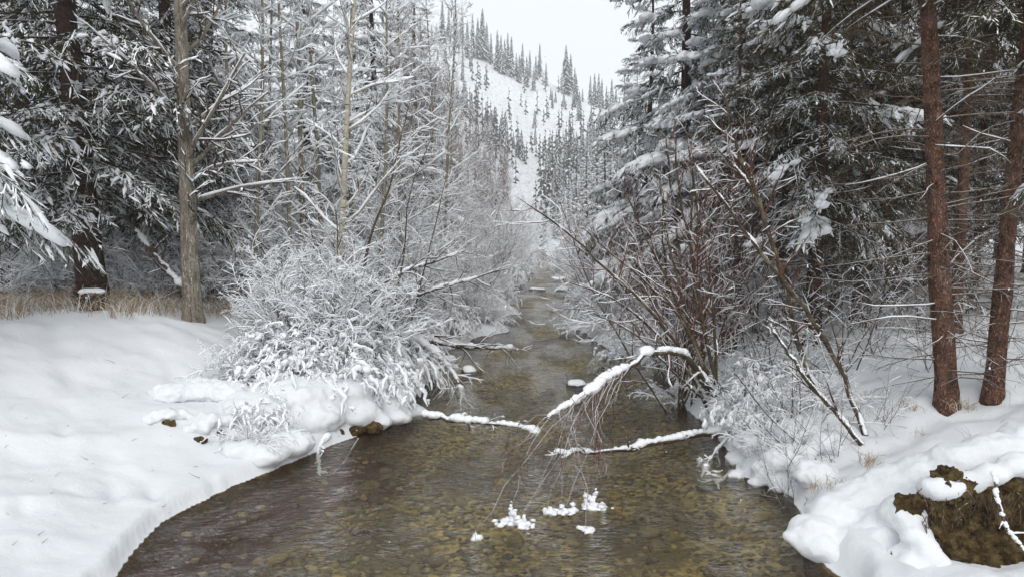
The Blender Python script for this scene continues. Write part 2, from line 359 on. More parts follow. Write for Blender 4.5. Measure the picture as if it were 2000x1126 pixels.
def build_creek():
    t = NT('creek_gravel'); p = t.n('NewGeometry').outputs['Position']
    vo = t.n('TexVoronoi', Vector=p, Scale=19.0).outputs[1]
    c = t.ramp(t.n('SeparateXYZ', i0=vo).outputs[0], [(0, (0.06, 0.044, 0.02)), (0.5, (0.26, 0.195, 0.08)), (0.85, (0.48, 0.36, 0.13)), (1, (0.6, 0.48, 0.2))])
    c = t.mix(t.step(t.noise(p, 0.8, 4), 0.42, 0.62), c, (0.15, 0.115, 0.046, 1))
    red = t.step(t.noise(t.stretch(p, (1, 1, 0)), 0.5, 2), 0.5, 0.7)
    xyz = t.n('SeparateXYZ', i0=p); dd = t.math('ADD', xyz.outputs[0], t.math('MULTIPLY_ADD', xyz.outputs[1], -0.33, 4.75))
    dd = t.math('ADD', dd, t.math('MULTIPLY', red, -0.7))
    c = t.mix(t.math('MULTIPLY', t.step(dd, 0.9, 0.1), t.step(xyz.outputs[1], 10.5, 8.5)), c, (0.115, 0.055, 0.032, 1))          # red silt along the left bank
    mb = t.done(c, 0.7, t.bump(t.noise(p, 18, 4), 0.6, 0.03), 0.3)
    ys = np.r_[np.linspace(-6, 4, 20)[:-1], np.geomspace(4, 140, 150)]; us = np.linspace(-0.12, 1.12, 40)
    Yg, Ug = np.meshgrid(ys, us, indexing='ij'); X = xl(Yg) + (xr(Yg) - xl(Yg)) * Ug + np.where(Ug < 0.5, -1, 1) * np.abs(Ug - 0.5) * 1.6 * _far(Yg)
    bz = -0.13 - 0.26 * np.sin(np.clip(Ug, 0, 1) * math.pi) + 0.1 * fbm(X * 0.9, Yg * 0.9, 50, 3)
    i = np.arange(Yg.size).reshape(Yg.shape)
    Fc = np.stack([i[:-1, :-1], i[:-1, 1:], i[1:, 1:], i[1:, :-1]], -1).reshape(-1, 4)
    bed = tag(obj('creek_bed', mesh('creek_bed', [(np.stack([X, Yg, bz], -1).reshape(-1, 3), Fc, mb)])), kind='structure')
    # water: rippled sheet
    w = NT('creek_water'); w.t.nodes.remove(w.b); p = w.n('NewGeometry').outputs['Position']
    n1 = w.n('TexNoise', Vector=w.stretch(p, (3.0, 4.4, 1)), Scale=1.5, Detail=3, Roughness=0.5, Distortion=1.4).outputs[0]
    n2 = w.n('TexNoise', Vector=w.stretch(p, (7.0, 13.0, 1)), Scale=1.3, Detail=4, Roughness=0.6, Distortion=0.8).outputs[0]
    h = w.math('ADD', w.math('MULTIPLY', n1, 0.9), w.math('MULTIPLY', n2, 0.55))
    calm = w.step(w.noise(w.stretch(p, (1.4, 0.5, 1)), 0.6, 3), 0.4, 0.62)
    wy = w.n('SeparateXYZ', i0=p).outputs[1]; fall = w.n('MapRange', Value=wy, From_Min=9.0, From_Max=22.0, To_Min=1.0, To_Max=0.5).outputs[0]
    bm = w.n('Bump', Height=h, Strength=w.math('MULTIPLY', w.math('MULTIPLY_ADD', calm, 0.75, 0.25), fall), Distance=0.22).outputs[0]
    fr = w.n('Fresnel', IOR=1.33, Normal=bm).outputs[0]
    gs = w.n('BsdfGlossy', Color=(0.97, 0.98, 1, 1), Roughness=0.06, Normal=bm).outputs[0]
    tr = w.n('BsdfTransparent', Color=(0.95, 0.94, 0.86, 1)).outputs[0]
    gl = w.n('MixShader', i0=fr, i1=tr, i2=gs)
    w.link(gl.outputs[0], w.out.inputs[0])
    ys = np.r_[np.linspace(-6, 4, 14)[:-1], np.geomspace(4, 130, 330)]; us = np.linspace(-0.15, 1.15, 64)
    Yg, Ug = np.meshgrid(ys, us, indexing='ij'); X = xl(Yg) + (xr(Yg) - xl(Yg)) * Ug + np.where(Ug < 0.5, -1, 1) * np.abs(Ug - 0.5) * 1.6 * _far(Yg)
    riff = np.interp(Yg, [0, 5, 12, 20, 26, 34, 60], [0.6, 1, 1, 1, 1.6, 2, 2])
    Z = riff * (0.012 * fbm(X * 2.2, Yg * 1.1, 60, 4))
    i = np.arange(Yg.size).reshape(Yg.shape)
    Fc = np.stack([i[:-1, :-1], i[:-1, 1:], i[1:, 1:], i[1:, :-1]], -1).reshape(-1, 4)
    tag(obj('creek_water', mesh('creek_water', [(np.stack([X, Yg, Z], -1).reshape(-1, 3), Fc, w.m)])), kind='structure')
    # stones on the bed: the large ones one by one, the rest as gravel
    s = NT('creek_stone'); oi = s.n('ObjectInfo').outputs['Random']; tc = s.n('TexCoord').outputs['Object']
    c = s.ramp(oi, [(0, (0.14, 0.12, 0.085)), (0.3, (0.3, 0.25, 0.14)), (0.5, (0.2, 0.14, 0.08)), (0.72, (0.3, 0.23, 0.1)), (0.9, (0.5, 0.37, 0.13)), (1, (0.52, 0.43, 0.24))])
    c = s.mix(s.step(s.noise(tc, 2.5, 5), 0.45, 0.85), c, (0.1, 0.08, 0.04, 1))
    ms = s.done(c, 0.6, s.bump(s.noise(tc, 5, 4), 0.4, 0.05), 0.3)
    protos = []
    for k in range(5):
        V, Fs = sphere(8, 5); V = V * (1 + 0.17 * rng.normal(size=(len(V), 1))) * np.array([1, U(0.6, 0.9), U(0.32, 0.5)])
        protos.append(mesh('stone', [(V, Fs, ms)]))
    for k in range(290):
        if k < 230: Y = 4.8 + 4.2 * rng.random() ** 1.3
        else: Y = U(9.5, 15)
        a, b = float(xl(Y)), float(xr(Y)); u = U(0.1, 0.93); x = a + (b - a) * u
        z = -0.13 - 0.26 * math.sin(u * math.pi) + 0.1 * float(fbm(np.array(x * 0.9), np.array(Y * 0.9), 50, 3))
        sc = 0.035 + 0.11 * rng.random() ** 2.6
        obj('stone', protos[k % 5], bed, (x, Y, z + sc * 0.12), (U(-0.2, 0.2), U(-0.2, 0.2), U(0, 6.3)), sc)
    g = NT('creek_pebbles'); isl = g.n('NewGeometry').outputs['Random Per Island']
    mg = g.done(g.ramp(isl, [(0, (0.09, 0.075, 0.055)), (0.4, (0.28, 0.225, 0.12)), (0.7, (0.2, 0.16, 0.1)), (0.88, (0.46, 0.35, 0.14)), (1, (0.42, 0.37, 0.26))]), 0.6)
    n = 2700; Y = 4.3 + 9 * rng.random(n) ** 1.5; u = U(0.03, 0.97, n); x = xl(Y) + (xr(Y) - xl(Y)) * u
    z = -0.13 - 0.26 * np.sin(u * math.pi) + 0.1 * fbm(x * 0.9, Y * 0.9, 50, 3); sc = 0.018 + 0.05 * rng.random(n) ** 2
    V, Fs = blobs(np.stack([x, Y, z], -1), np.stack([sc, sc * U(0.6, 1, n), sc * 0.5], -1), 6, 3, 0.12)
    tag(obj('pebbles', mesh('pebbles', [(V, Fs, mg)]), bed), kind='stuff')
build_creek()

# ------------------------------------------------------------------ spruces
def ribbons(P, w):
    """one narrow needle-clad shoot for each two-point strand, rolled at random about its axis"""
    T = norm(P[:, 1] - P[:, 0]); q = norm(np.cross(T, np.array([0, 0, 1.0]) + 0.75 * rng.normal(size=T.shape)))
    m = P[:, 0] * 0.55 + P[:, 1] * 0.45; w = np.asarray(w)[:, None]
    V = np.stack([P[:, 0], m + q * w, P[:, 1], m - q * w], 1).reshape(-1, 3)
    return V, np.arange(4 * len(P)).reshape(-1, 4)
def bough(n_side, n_twig, r, snow_n, snow_r, hang=0.16):
    """one bough of unit length along +x: needle-clad twigs and the snow lying on them"""
    ts = np.linspace(0.08, 0.985, n_side)
    sp = []
    for sgn in (-1, 1):
        t = ts + U(-0.025, 0.025, n_side)
        ln = (0.40 * (1 - t) ** 0.8 + 0.08) * U(0.45, 1.25, n_side) * ss(0.0, 0.3, t).clip(0.4, 1)
        ang = U(0.6, 1.15, n_side) - 0.25 * t
        b = np.stack([t, 0 * t, 0 * t], -1)
        d = np.stack([np.cos(ang), sgn * np.sin(ang), U(-0.38, 0.12, n_side)], -1)
        m = b + d * (ln * 0.55)[:, None]; e = b + d * ln[:, None]; e[:, 2] -= hang * ln * U(0.6, 2.6, n_side); m[:, 2] -= hang * ln * 0.3
        sp.append(np.stack([b, m, e], 1))
    S = np.concatenate(sp)
    ax = np.stack([np.linspace(0.3, 1.0, 3), np.zeros(3), np.zeros(3)], -1)[None]
    Ss = np.concatenate([S, ax])
    N = [tubes(Ss, np.full((len(Ss), 3), r * 0.75) * np.array([1, 1, 0.35]), 3)]
    P, R = spawn(Ss, np.full((len(Ss), 3), r), n_twig, 0.08, 1.0, (0.4, 0.95), 0.36, 2, 0, 0, 0.9, 0.3, 0.4, 0.6, rmin=r)
    ln = np.linalg.norm(P[:, 1] - P[:, 0], axis=1); short = np.minimum(1, 0.13 / np.maximum(ln, 1e-6))
    P[:, 1] = P[:, 0] + (P[:, 1] - P[:, 0]) * short[:, None]
    P[:, 1, 2] -= hang * 0.9 * np.minimum(ln, 0.13) * rng.random(len(P))
    N.append(ribbons(P, r * U(0.8, 1.5, len(P))))
    # snow: lumps of all sizes lying on the twigs, in patches
    if snow_n:
        s = rng.integers(0, len(S), snow_n * 3); f = U(0.1, 1.0, snow_n * 3)[:, None]
        c = np.where(f < 0.55, S[s, 0] * (1 - f / 0.55) + S[s, 1] * (f / 0.55), S[s, 1] * (1 - (f - 0.55) / 0.45) + S[s, 2] * ((f - 0.55) / 0.45))
        k = vnoise(c[:, 0] * 6 + U(0, 50), c[:, 1] * 6 + U(0, 50), 3) + 0.35 * np.sin(c[:, 0].clip(0, 1) * 2.8) + U(-0.15, 0.15, len(c))
        c = c[np.argsort(-k)[:snow_n]]
        T = norm(S[s, 2] - S[s, 0])[np.argsort(-k)[:snow_n]]; T = norm(T + 0.45 * rng.normal(size=T.shape) * np.array([1, 1, 0.2]))
        z = snow_r * (0.3 + 0.9 * rng.random(len(c)) ** 1.6) * (1.1 - 0.45 * c[:, 0])
        c[:, 2] += z * 0.3; hl = (z * U(1.2, 3.2, len(c)))[:, None]
        sv = tubes(np.stack([c - T * hl, c + np.array([0, 0, 1.0]) * z[:, None] * 0.15, c + T * hl], 1), z[:, None] * np.array([0.3, 1.0, 0.2]) * U(0.75, 1.25, (len(c), 3)), 4, 0.3, 0.6)
    else: sv = (np.zeros((0, 3)), np.zeros((0, 4), int))
    return join(N), sv
def with_pads(mod, n, r):
    N, (V, Fc) = mod
    c0 = U(0.45, 0.85, 3); w = rng.integers(0, 3, n)
    C = np.stack([c0[w] + rng.normal(size=n) * 0.09, U(-0.18, 0.18, 3)[w] + rng.normal(size=n) * 0.07, U(0.0, 0.02, n) - 0.03], -1)
    z = r * (0.25 + rng.random(n) ** 1.5); B = blobs(C, np.stack([z * 1.25, z * 1.1, z * 0.6], -1), 7, 4, 0.26)
    return N, (V, Fc), B
def place_boughs(mod, L, z, az, e0, droop, lift=0.0):
    V, Fc = mod
    if len(V) == 0 or len(L) == 0: return np.zeros((0, 3)), np.zeros((0, Fc.shape[1]), int)
    x = V[None, :, 0] * L[:, None]; y = V[None, :, 1] * L[:, None]; xn = V[None, :, 0]
    zz = V[None, :, 2] * L[:, None] + L[:, None] * (np.tan(e0)[:, None] * xn - droop[:, None] * xn ** 2 + lift * xn ** 3) + z[:, None]
    c, s = np.cos(az)[:, None], np.sin(az)[:, None]
    W = np.stack([x * c - y * s, x * s + y * c, zz], -1)
    return W.reshape(-1, 3), (Fc[None] + (np.arange(len(L)) * len(V))[:, None, None]).reshape(-1, Fc.shape[1])
def trunk_mesh(h, r, bark, k=12, n=26, flare=0.35, wob=0.05, top=0.06, bump=0.06):
    z = np.r_[-0.45, 0, 0.05, 0.12, 0.22, np.linspace(0.4, h, n)]
    zc = np.maximum(z, 0); rad = r * (1 - (1 - top) * (zc / h) ** 0.9) * (1 + flare * np.exp(-zc / 0.22))
    P = np.stack([wob * np.sin(z * 0.7 + U(0, 6)) * z / h, wob * np.cos(z * 0.55 + U(0, 6)) * z / h, z], -1)
    V, Fc = tubes(P[None], rad[None], k)
    a = np.tile(np.arange(k), len(z)); zz = np.repeat(z, k); ctr = np.repeat(P, k, 0)
    V = ctr + (V - ctr) * (1 + bump * (rng.normal(size=len(V)) + 1.5 * np.sin(a * 2 * math.pi / k * 3 + 1) * np.exp(-np.maximum(zz, 0) / 0.25)))[:, None]
    V[:, 2] = zz
    return V, Fc
def spruce(h, cb, R, nb, mods, needle, bark, r, top_pow=0.85, e_lo=-0.15, e_hi=0.35, droop=(0.12, 0.4), dead=0, dead_len=1.2, lift=0.08, thin=1.0):
    i = np.arange(nb); f = (i + rng.random(nb)) / nb
    f = f ** thin
    z = cb + (h * 0.985 - cb) * f; az = i * 2.39996 + U(-0.4, 0.4, nb)
    L = R * (1 - f) ** top_pow * U(0.62, 1.12, nb) * (0.8 + 0.2 * ss(0, 0.12, f)) + 0.18
    e0 = e_lo + (e_hi - e_lo) * f + U(-0.12, 0.12, nb); dr = U(droop[0], droop[1], nb) * (1 - 0.5 * f)
    which = rng.integers(0, len(mods), nb)
    Nd, Sn, Pd = [], [], []
    for m in range(len(mods)):
        s = which == m
        if len(mods[m]) > 2: Pd.append(place_boughs(mods[m][2], L[s], z[s], az[s], e0[s], dr[s], lift))
        Nd.append(place_boughs(mods[m][0], L[s], z[s], az[s], e0[s], dr[s], lift)); Sn.append(place_boughs(mods[m][1], L[s], z[s], az[s], e0[s], dr[s], lift))
    xs = np.linspace(0, 0.9, 5)
    P = np.stack([L[:, None] * xs * np.cos(az)[:, None], L[:, None] * xs * np.sin(az)[:, None], z[:, None] + L[:, None] * (np.tan(e0)[:, None] * xs - dr[:, None] * xs ** 2 + lift * xs ** 3)], -1)
    limb = tubes(P, (0.006 + 0.009 * L)[:, None] * np.linspace(1, 0.3, 5), 4)
    out = [('trunk', mesh('trunk', [(*trunk_mesh(h, r, bark), bark), (*limb, bark)]), None),
           ('crown', mesh('crown', [(*join(Nd), needle)], smooth=False), None)]
    sn = join([s for s in Sn])
    if len(sn[1]): out.append(('snow_load', mesh('snow_load', [(*sn, M_SNOW)] + ([(*join(Pd), M_SNOW)] if Pd else [])), 1))
    if dead:
        tr = np.zeros((1, 6, 3)); tr[0, :, 2] = np.linspace(0.35, cb + 1.2, 6)
        A, Ra = spawn(tr, np.full((1, 6), 0.010), dead, 0, 1, (1.2, 1.8), 1.0, 6, 0.10, -0.02, 1.0, 0.35, 0.1, 0, 0.004, absl=np.full(dead, dead_len))
        A[:, :, 2] += 0.0
        B, Rb = spawn(A, Ra, 7, 0.25, 1.0, (0.5, 1.0), 0.42, 4, 0.15, -0.03, 0.5, 0.4, 0.4, 0.5, 0.0028)
        C, Rc = spawn(B, Rb, 4, 0.2, 1.0, (0.4, 0.9), 0.5, 3, 0.15, -0.03, 0.7, 0.5, 0.4, 0.3, 0.002)
        out.append(('dead_limbs', mesh('dead_limbs', [(*tubes(A, Ra, 5), M_DEAD), (*tubes(B, Rb, 3), M_DEAD), (*tubes(C, Rc, 3), M_DEAD),
                    (*snow_on(A, Ra, 0.008, 0.15, 4), M_SNOW)]), None))
    return out
near_l = [bough(20, 15, 0.0046, 48, 0.024, 0.22) for k in range(3)]
near_h = [with_pads(bough(18, 13, 0.0052, 54, 0.034, 0.26), 20, 0.068) for k in range(3)]
near_f = [bough(18, 15, 0.0046, 8, 0.024, 0.18) for k in range(2)] + [with_pads(bough(18, 15, 0.0046, 10, 0.026, 0.2), 11, 0.05)]
laden = [with_pads(bough(18, 12, 0.0052, 80, 0.045, 0.3), 24, 0.08) for k in range(3)]
mid_h = [with_pads(bough(10, 7, 0.0105, 24, 0.045, 0.24), 6, 0.085) for k in range(2)]
mid_l = [bough(10, 7, 0.011, 20, 0.042, 0.22) for k in range(2)]
SP_BIG = spruce(17, 1.9, 3.0, 118, near_l, M_NEEDLE_DARK, M_SPRUCE_BARK_DARK, 0.245, e_lo=-0.12, droop=(0.15, 0.4), dead=10, dead_len=0.9, thin=1.25)
SP_SNOWY = spruce(14, 1.0, 2.3, 112, near_h, M_NEEDLE, M_SPRUCE_BARK_DARK, 0.17, e_lo=-0.2, droop=(0.2, 0.5), dead=8, dead_len=0.8, thin=1.2)
SP_FOREST = spruce(14, 5.0, 1.9, 90, near_f, M_NEEDLE_FOREST, M_SPRUCE_BARK, 0.112, e_lo=-0.2, droop=(0.2, 0.5), dead=95, dead_len=1.25, thin=1.2)
SP_FOREST_LOW = spruce(12, 1.9, 1.9, 92, near_f + near_h[:1], M_NEEDLE_FOREST, M_SPRUCE_BARK_DARK, 0.13, e_lo=-0.2, droop=(0.2, 0.5), dead=45, dead_len=1.1, thin=1.2)
SP_YOUNG = spruce(8.0, 2.0, 1.9, 44, laden, M_NEEDLE, M_SPRUCE_BARK_DARK, 0.08, e_lo=-0.05, droop=(0.3, 0.6), lift=0.0)
SP_EDGE = spruce(7.0, 2.9, 1.55, 22, laden, M_NEEDLE, M_SPRUCE_BARK, 0.09, e_lo=-0.05, droop=(0.2, 0.4), lift=0.0)
SP_MID_H = spruce(12, 0.6, 1.9, 100, mid_h, M_NEEDLE, M_SPRUCE_BARK_DARK, 0.14, e_lo=-0.2, droop=(0.2, 0.45))
SP_MID_L = spruce(13, 1.2, 1.8, 100, mid_l, M_NEEDLE, M_SPRUCE_BARK_DARK, 0.14, e_lo=-0.2, droop=(0.2, 0.45))
def far_spruce(h, R, nb):
    i = np.arange(nb); f = (i + rng.random(nb)) / nb; z = h * (0.08 + 0.9 * f); az = i * 2.4 + U(-0.5, 0.5, nb)
    L = R * (1 - f) ** 0.8 * U(0.6, 1.15, nb) + 0.12; xs = np.array([0.0, 0.55, 1.0])
    P = np.stack([L[:, None] * xs * np.cos(az)[:, None], L[:, None] * xs * np.sin(az)[:, None], z[:, None] - L[:, None] * (0.15 * xs + 0.35 * xs ** 2)], -1)
    V, Fc = tubes(P, (0.12 + 0.09 * L)[:, None] * np.array([1, 1.1, 0.2]), 3)
    sel = rng.random(nb) < 0.5; Q = P[sel].copy(); Q[..., 2] += 0.1
    S = tubes(Q, (0.07 + 0.08 * L[sel])[:, None] * np.array([0.4, 1, 0.3]), 4)
    tr = np.zeros((1, 4, 3)); tr[0, :, 2] = np.linspace(-0.5, h, 4)
    return mesh('far_spruce', [(V, Fc, M_NEEDLE_FAR), (*S, M_SNOW), (*tubes(tr, np.array([[0.16, 0.12, 0.07, 0.02]]), 5), M_SPRUCE_BARK_DARK)], smooth=False)
FAR = [far_spruce(13, 1.5, 120), far_spruce(12, 1.2, 110), far_spruce(15, 2.2, 160), far_spruce(11, 1.7, 110)]

# ------------------------------------------------------------------ bare trees and shrubs
def leaf_quads(P, n, size, mat):
    """curled dead leaves hanging from strand tips"""
    s = rng.integers(0, len(P), n); c = P[s, -1] + rng.normal(size=(n, 3)) * 0.02
    a = norm(rng.normal(size=(n, 3)) + np.array([0, 0, -1.0])); b = norm(np.cross(a, rng.normal(size=(n, 3)))); w = np.cross(a, b)
    sz = size * U(0.6, 1.3, n)[:, None]
    V = np.stack([c, c + a * sz + b * sz * 0.45 + w * sz * 0.15, c + a * sz * 2, c + a * sz - b * sz * 0.45 + w * sz * 0.15], 1).reshape(-1, 3)
    return V, np.arange(4 * n).reshape(n, 4), mat
_t = NT('dead_leaf'); _i = _t.n('NewGeometry').outputs['Random Per Island']
M_LEAF = _t.done(_t.ramp(_i, [(0, (0.17, 0.035, 0.02)), (0.5, (0.28, 0.09, 0.035)), (1, (0.34, 0.2, 0.09))]), 0.7)
def bare_tree(h, r, bark, twig, n1, len1, ang=(0.8, 1.25), snow=0.014, cover=0.8, t0=0.16, n2=6, n3=4, trop=0.05, k=8, wob=0.12):
    V, Fc = trunk_mesh(h, r, bark, k, 16, 0.25, wob, 0.12, 0.04)
    z = np.linspace(0, h, 8); tr = np.zeros((1, 8, 3)); tr[0, :, 2] = z
    A, Ra = spawn(tr, np.full((1, 8), r * 0.34) * np.linspace(1, 0.35, 8), n1, t0, 0.98, ang, 1, 6, 0.13, trop, 1.0, 0.3, 0.45, 0, 0.005, absl=np.full(n1, len1))
    B, Rb = spawn(A, Ra, n2, 0.2, 1.0, (0.5, 1.0), 0.45, 5, 0.16, trop, 0.6, 0.4, 0.35, 0.2, 0.0035)
    C, Rc = spawn(B, Rb, n3, 0.15, 1.0, (0.4, 0.95), 0.5, 4, 0.16, trop, 0.7, 0.5, 0.3, 0.2, 0.0025)
    S = join([snow_on(A, Ra, snow * 1.7, cover), snow_on(B, Rb, snow, cover), snow_on(C, Rc, snow * 0.75, cover, 3)])
    return [('trunk', mesh('trunk', [(V, Fc, bark)]), None),
            ('crown', mesh('crown', [(*tubes(A, Ra, 5), bark), (*tubes(B, Rb, 4), twig), (*tubes(C, Rc, 3), twig)]), None),
            ('snow_load', mesh('snow_load', [(*S, M_SNOW)]), 1)]
def shrub(h, ns, spread, bark, twig, n2, n3, snow, cover, trop=0.0, r=0.016, wander=0.09, ang=(0.45, 0.95), n4=0, leaves=0, curve=0.0, lumps=0, len2=0.42):
    d = norm(np.stack([rng.normal(size=ns) * spread, rng.normal(size=ns) * spread, np.ones(ns)], -1))
    n = 8; P = np.zeros((ns, n, 3)); P[:, 0] = np.stack([U(-0.22, 0.22, ns), U(-0.22, 0.22, ns), np.full(ns, -0.05)], -1)
    ln = h * U(0.6, 1.15, ns)
    for k in range(1, n):
        d = norm(d + wander * rng.normal(size=d.shape) + np.array([0, 0, trop]) + curve * np.stack([d[:, 0], d[:, 1], -0.6 * np.ones(ns)], -1) * (k / n))
        P[:, k] = P[:, k - 1] + d * (ln / (n - 1))[:, None]
    R = r * U(0.6, 1.2, ns)[:, None] * np.linspace(1, 0.25, n)
    B, Rb = spawn(P, R, n2, 0.15, 1.0, ang, len2, 6, 0.14, trop - curve * 0.3, 0.6, 0.35, 0.5, 0, 0.0035)
    C, Rc = spawn(B, Rb, n3, 0.12, 1.0, ang, 0.5, 4, 0.16, trop - curve * 0.3, 0.7, 0.5, 0.35, 0, 0.0026)
    parts = [(*tubes(P, R, 5), bark), (*tubes(B, Rb, 4), twig), (*tubes(C, Rc, 3), twig)]
    Sn = [snow_on(P, R, snow * 1.5, cover), snow_on(B, Rb, snow, cover), snow_on(C, Rc, snow * 0.8, cover, 3)]
    last = C
    if n4:
        D, Rd = spawn(C, Rc, n4, 0.1, 1.0, ang, 0.55, 3, 0.16, trop - curve * 0.3, 0.8, 0.6, 0.3, 0, 0.0022)
        parts.append((*tubes(D, Rd, 3), twig)); Sn.append(snow_on(D, Rd, snow * 0.7, cover, 3)); last = D
    out = [('stems', mesh('stems', parts[:1]), None), ('twigs', mesh('twigs', parts[1:]), None)]
    S = [(*join([s for s in Sn if len(s[1])]), M_SNOW)] if snow > 0 else []
    if lumps:
        pts = B[rng.integers(0, len(B), lumps), rng.integers(1, 6, lumps)]; sz = snow * U(1.2, 3.2, lumps)
        S.append((*blobs(pts + np.stack([0 * sz, 0 * sz, sz * 0.5], -1), np.stack([sz * 1.4, sz * 1.4, sz * 0.8], -1)), M_SNOW))
    if S: out.append(('snow_load', mesh('snow_load', S), 1))
    if leaves:
        out.append(('dead_leaves', mesh('dead_leaves', [leaf_quads(last, leaves, 0.014, M_LEAF)], smooth=False), 1))
    return out
BT_COTTON = bare_tree(13, 0.155, M_COTTON, M_TWIG, 40, 2.3, (0.9, 1.4), 0.017, 0.9, 0.12, 7, 4, 0.03, 14, 0.06)
BT_ASPEN = [bare_tree(11, 0.075, M_ASPEN, M_TWIG, 34, 1.7, snow=0.019, cover=1.0), bare_tree(10, 0.06, M_POPLAR, M_TWIG, 34, 1.5, snow=0.02, cover=1.0)]
BT_POPLAR = [bare_tree(11, 0.055, M_POPLAR, M_TWIG, 38, 1.3, (0.6, 1.1), snow=0.018, cover=1.0), bare_tree(9, 0.04, M_POPLAR, M_PURPLE_TWIG, 40, 1.3, (0.5, 1.0), snow=0.009, cover=0.5, n2=7)]
BT_BIRCH = [bare_tree(10, 0.045, M_PURPLE_TWIG, M_PURPLE_TWIG, 46, 1.7, (0.4, 0.8), snow=0.006, cover=0.35, n2=8, n3=5, t0=0.12, k=6), bare_tree(9, 0.04, M_PURPLE_TWIG, M_PURPLE_TWIG, 44, 1.5, (0.4, 0.8), snow=0.008, cover=0.5, n2=8, n3=5, t0=0.1, k=6)]
SH_WHITE = [shrub(2.4, 17, 0.5, M_TWIG, M_TWIG, 10, 9, 0.018, 0.98, 0.02, curve=0.07, ang=(0.5, 1.15), wander=0.13), shrub(3.4, 16, 0.36, M_TWIG, M_TWIG, 12, 9, 0.016, 0.97, 0.03, curve=0.03, ang=(0.5, 1.15), wander=0.11)]
SH_LOW = [shrub(1.5, 22, 0.7, M_TWIG, M_TWIG, 9, 6, 0.024, 0.98, -0.03, r=0.009, curve=0.3, len2=0.36), shrub(0.9, 20, 0.9, M_TWIG, M_DEAD, 7, 5, 0.012, 0.95, 0.0, r=0.007, curve=0.22)]
def draped(h, w, n, seed_twigs):
    """a bush bowed down under snow: white drapes hanging over dark twigs"""
    base = shrub(h * 1.25, seed_twigs, 0.7, M_TWIG, M_TWIG, 7, 5, 0.01, 0.7, 0.0, r=0.008, curve=0.16)
    th = np.arccos(U(0.12, 1.0, n)); ph = U(0, 6.283, n); rr = U(0.72, 1.06, n) * (1 + 0.25 * np.sin(ph * 3 + 1) + 0.12 * np.sin(ph * 7))
    up = np.stack([w * rr * np.sin(th) * np.cos(ph), w * rr * np.sin(th) * np.sin(ph), h * rr * np.cos(th)], -1)
    out = np.stack([np.cos(ph), np.sin(ph), 0 * ph], -1); side = np.stack([-np.sin(ph), np.cos(ph), 0 * ph], -1)
    keep = vnoise(np.cos(ph) * 2.1 + 9, np.sin(ph) * 2.1 + th * 2.4, 8) > -0.16; n = int(keep.sum()); th, ph, up, out, side = th[keep], ph[keep], up[keep], out[keep], side[keep]
    L = (0.06 + 0.3 * rng.random(n) ** 1.5)[:, None]; u = np.linspace(-0.5, 0.5, 6)[None, :, None]
    slope = np.sin(th)[:, None, None]
    P = up[:, None] + L[:, None] * (u * (out[:, None] * (1.1 - 0.75 * slope) + side[:, None] * U(-1.0, 1.0, (n, 1, 1)) - np.array([0, 0, 1.0]) * slope * 1.15) - 0.5 * u ** 2 * np.array([0, 0, 1.0]))
    P += rng.normal(size=P.shape) * 0.018; P[..., 2] = np.maximum(P[..., 2], -0.05)
    R = (0.008 + 0.042 * rng.random(n) ** 1.8)[:, None] * np.array([0.5, 0.95, 1.05, 0.9, 0.7, 0.2]) * U(0.7, 1.3, (n, 6))
    base[2] = ('snow_load', mesh('snow_load', [(*tubes(P, R, 6, 0.2), M_SNOW)]), 1)
    return base
SH_DRAPE = [draped(0.85, 0.75, 420, 16), draped(0.6, 0.8, 340, 14)]
SH_ALDER = [shrub(4.2, 11, 0.3, M_ALDER, M_RED_TWIG, 11, 7, 0.009, 0.45, 0.05, r=0.02, leaves=260), shrub(3.4, 12, 0.38, M_ALDER, M_RED_TWIG, 10, 7, 0.011, 0.6, 0.04, leaves=200)]
SH_BRUSH = [shrub(5.5, 9, 0.34, M_PURPLE_TWIG, M_PURPLE_TWIG, 13, 8, 0.011, 0.75, 0.02, r=0.022, len2=0.34, ang=(0.5, 1.1), wander=0.15), shrub(4.2, 10, 0.42, M_PURPLE_TWIG, M_PURPLE_TWIG, 12, 8, 0.013, 0.85, 0.01, r=0.018, ang=(0.5, 1.1), wander=0.16)]
SH_BARE = [shrub(2.2, 9, 0.45, M_ALDER, M_TWIG, 7, 5, 0.008, 0.5, 0.02, r=0.01), shrub(1.5, 8, 0.6, M_DEAD, M_TWIG, 6, 4, 0.008, 0.5, 0.0, r=0.008)]

ORD = ['first', 'second', 'third', 'fourth', 'fifth', 'sixth', 'seventh', 'eighth', 'ninth', 'tenth', 'eleventh', 'twelfth', 'thirteenth', 'fourteenth', 'fifteenth', 'sixteenth', 'seventeenth', 'eighteenth', 'nineteenth', 'twentieth']
def rank(items, i, key=0):
    return ORD[sorted(range(len(items)), key=lambda k: items[k][key]).index(i)]
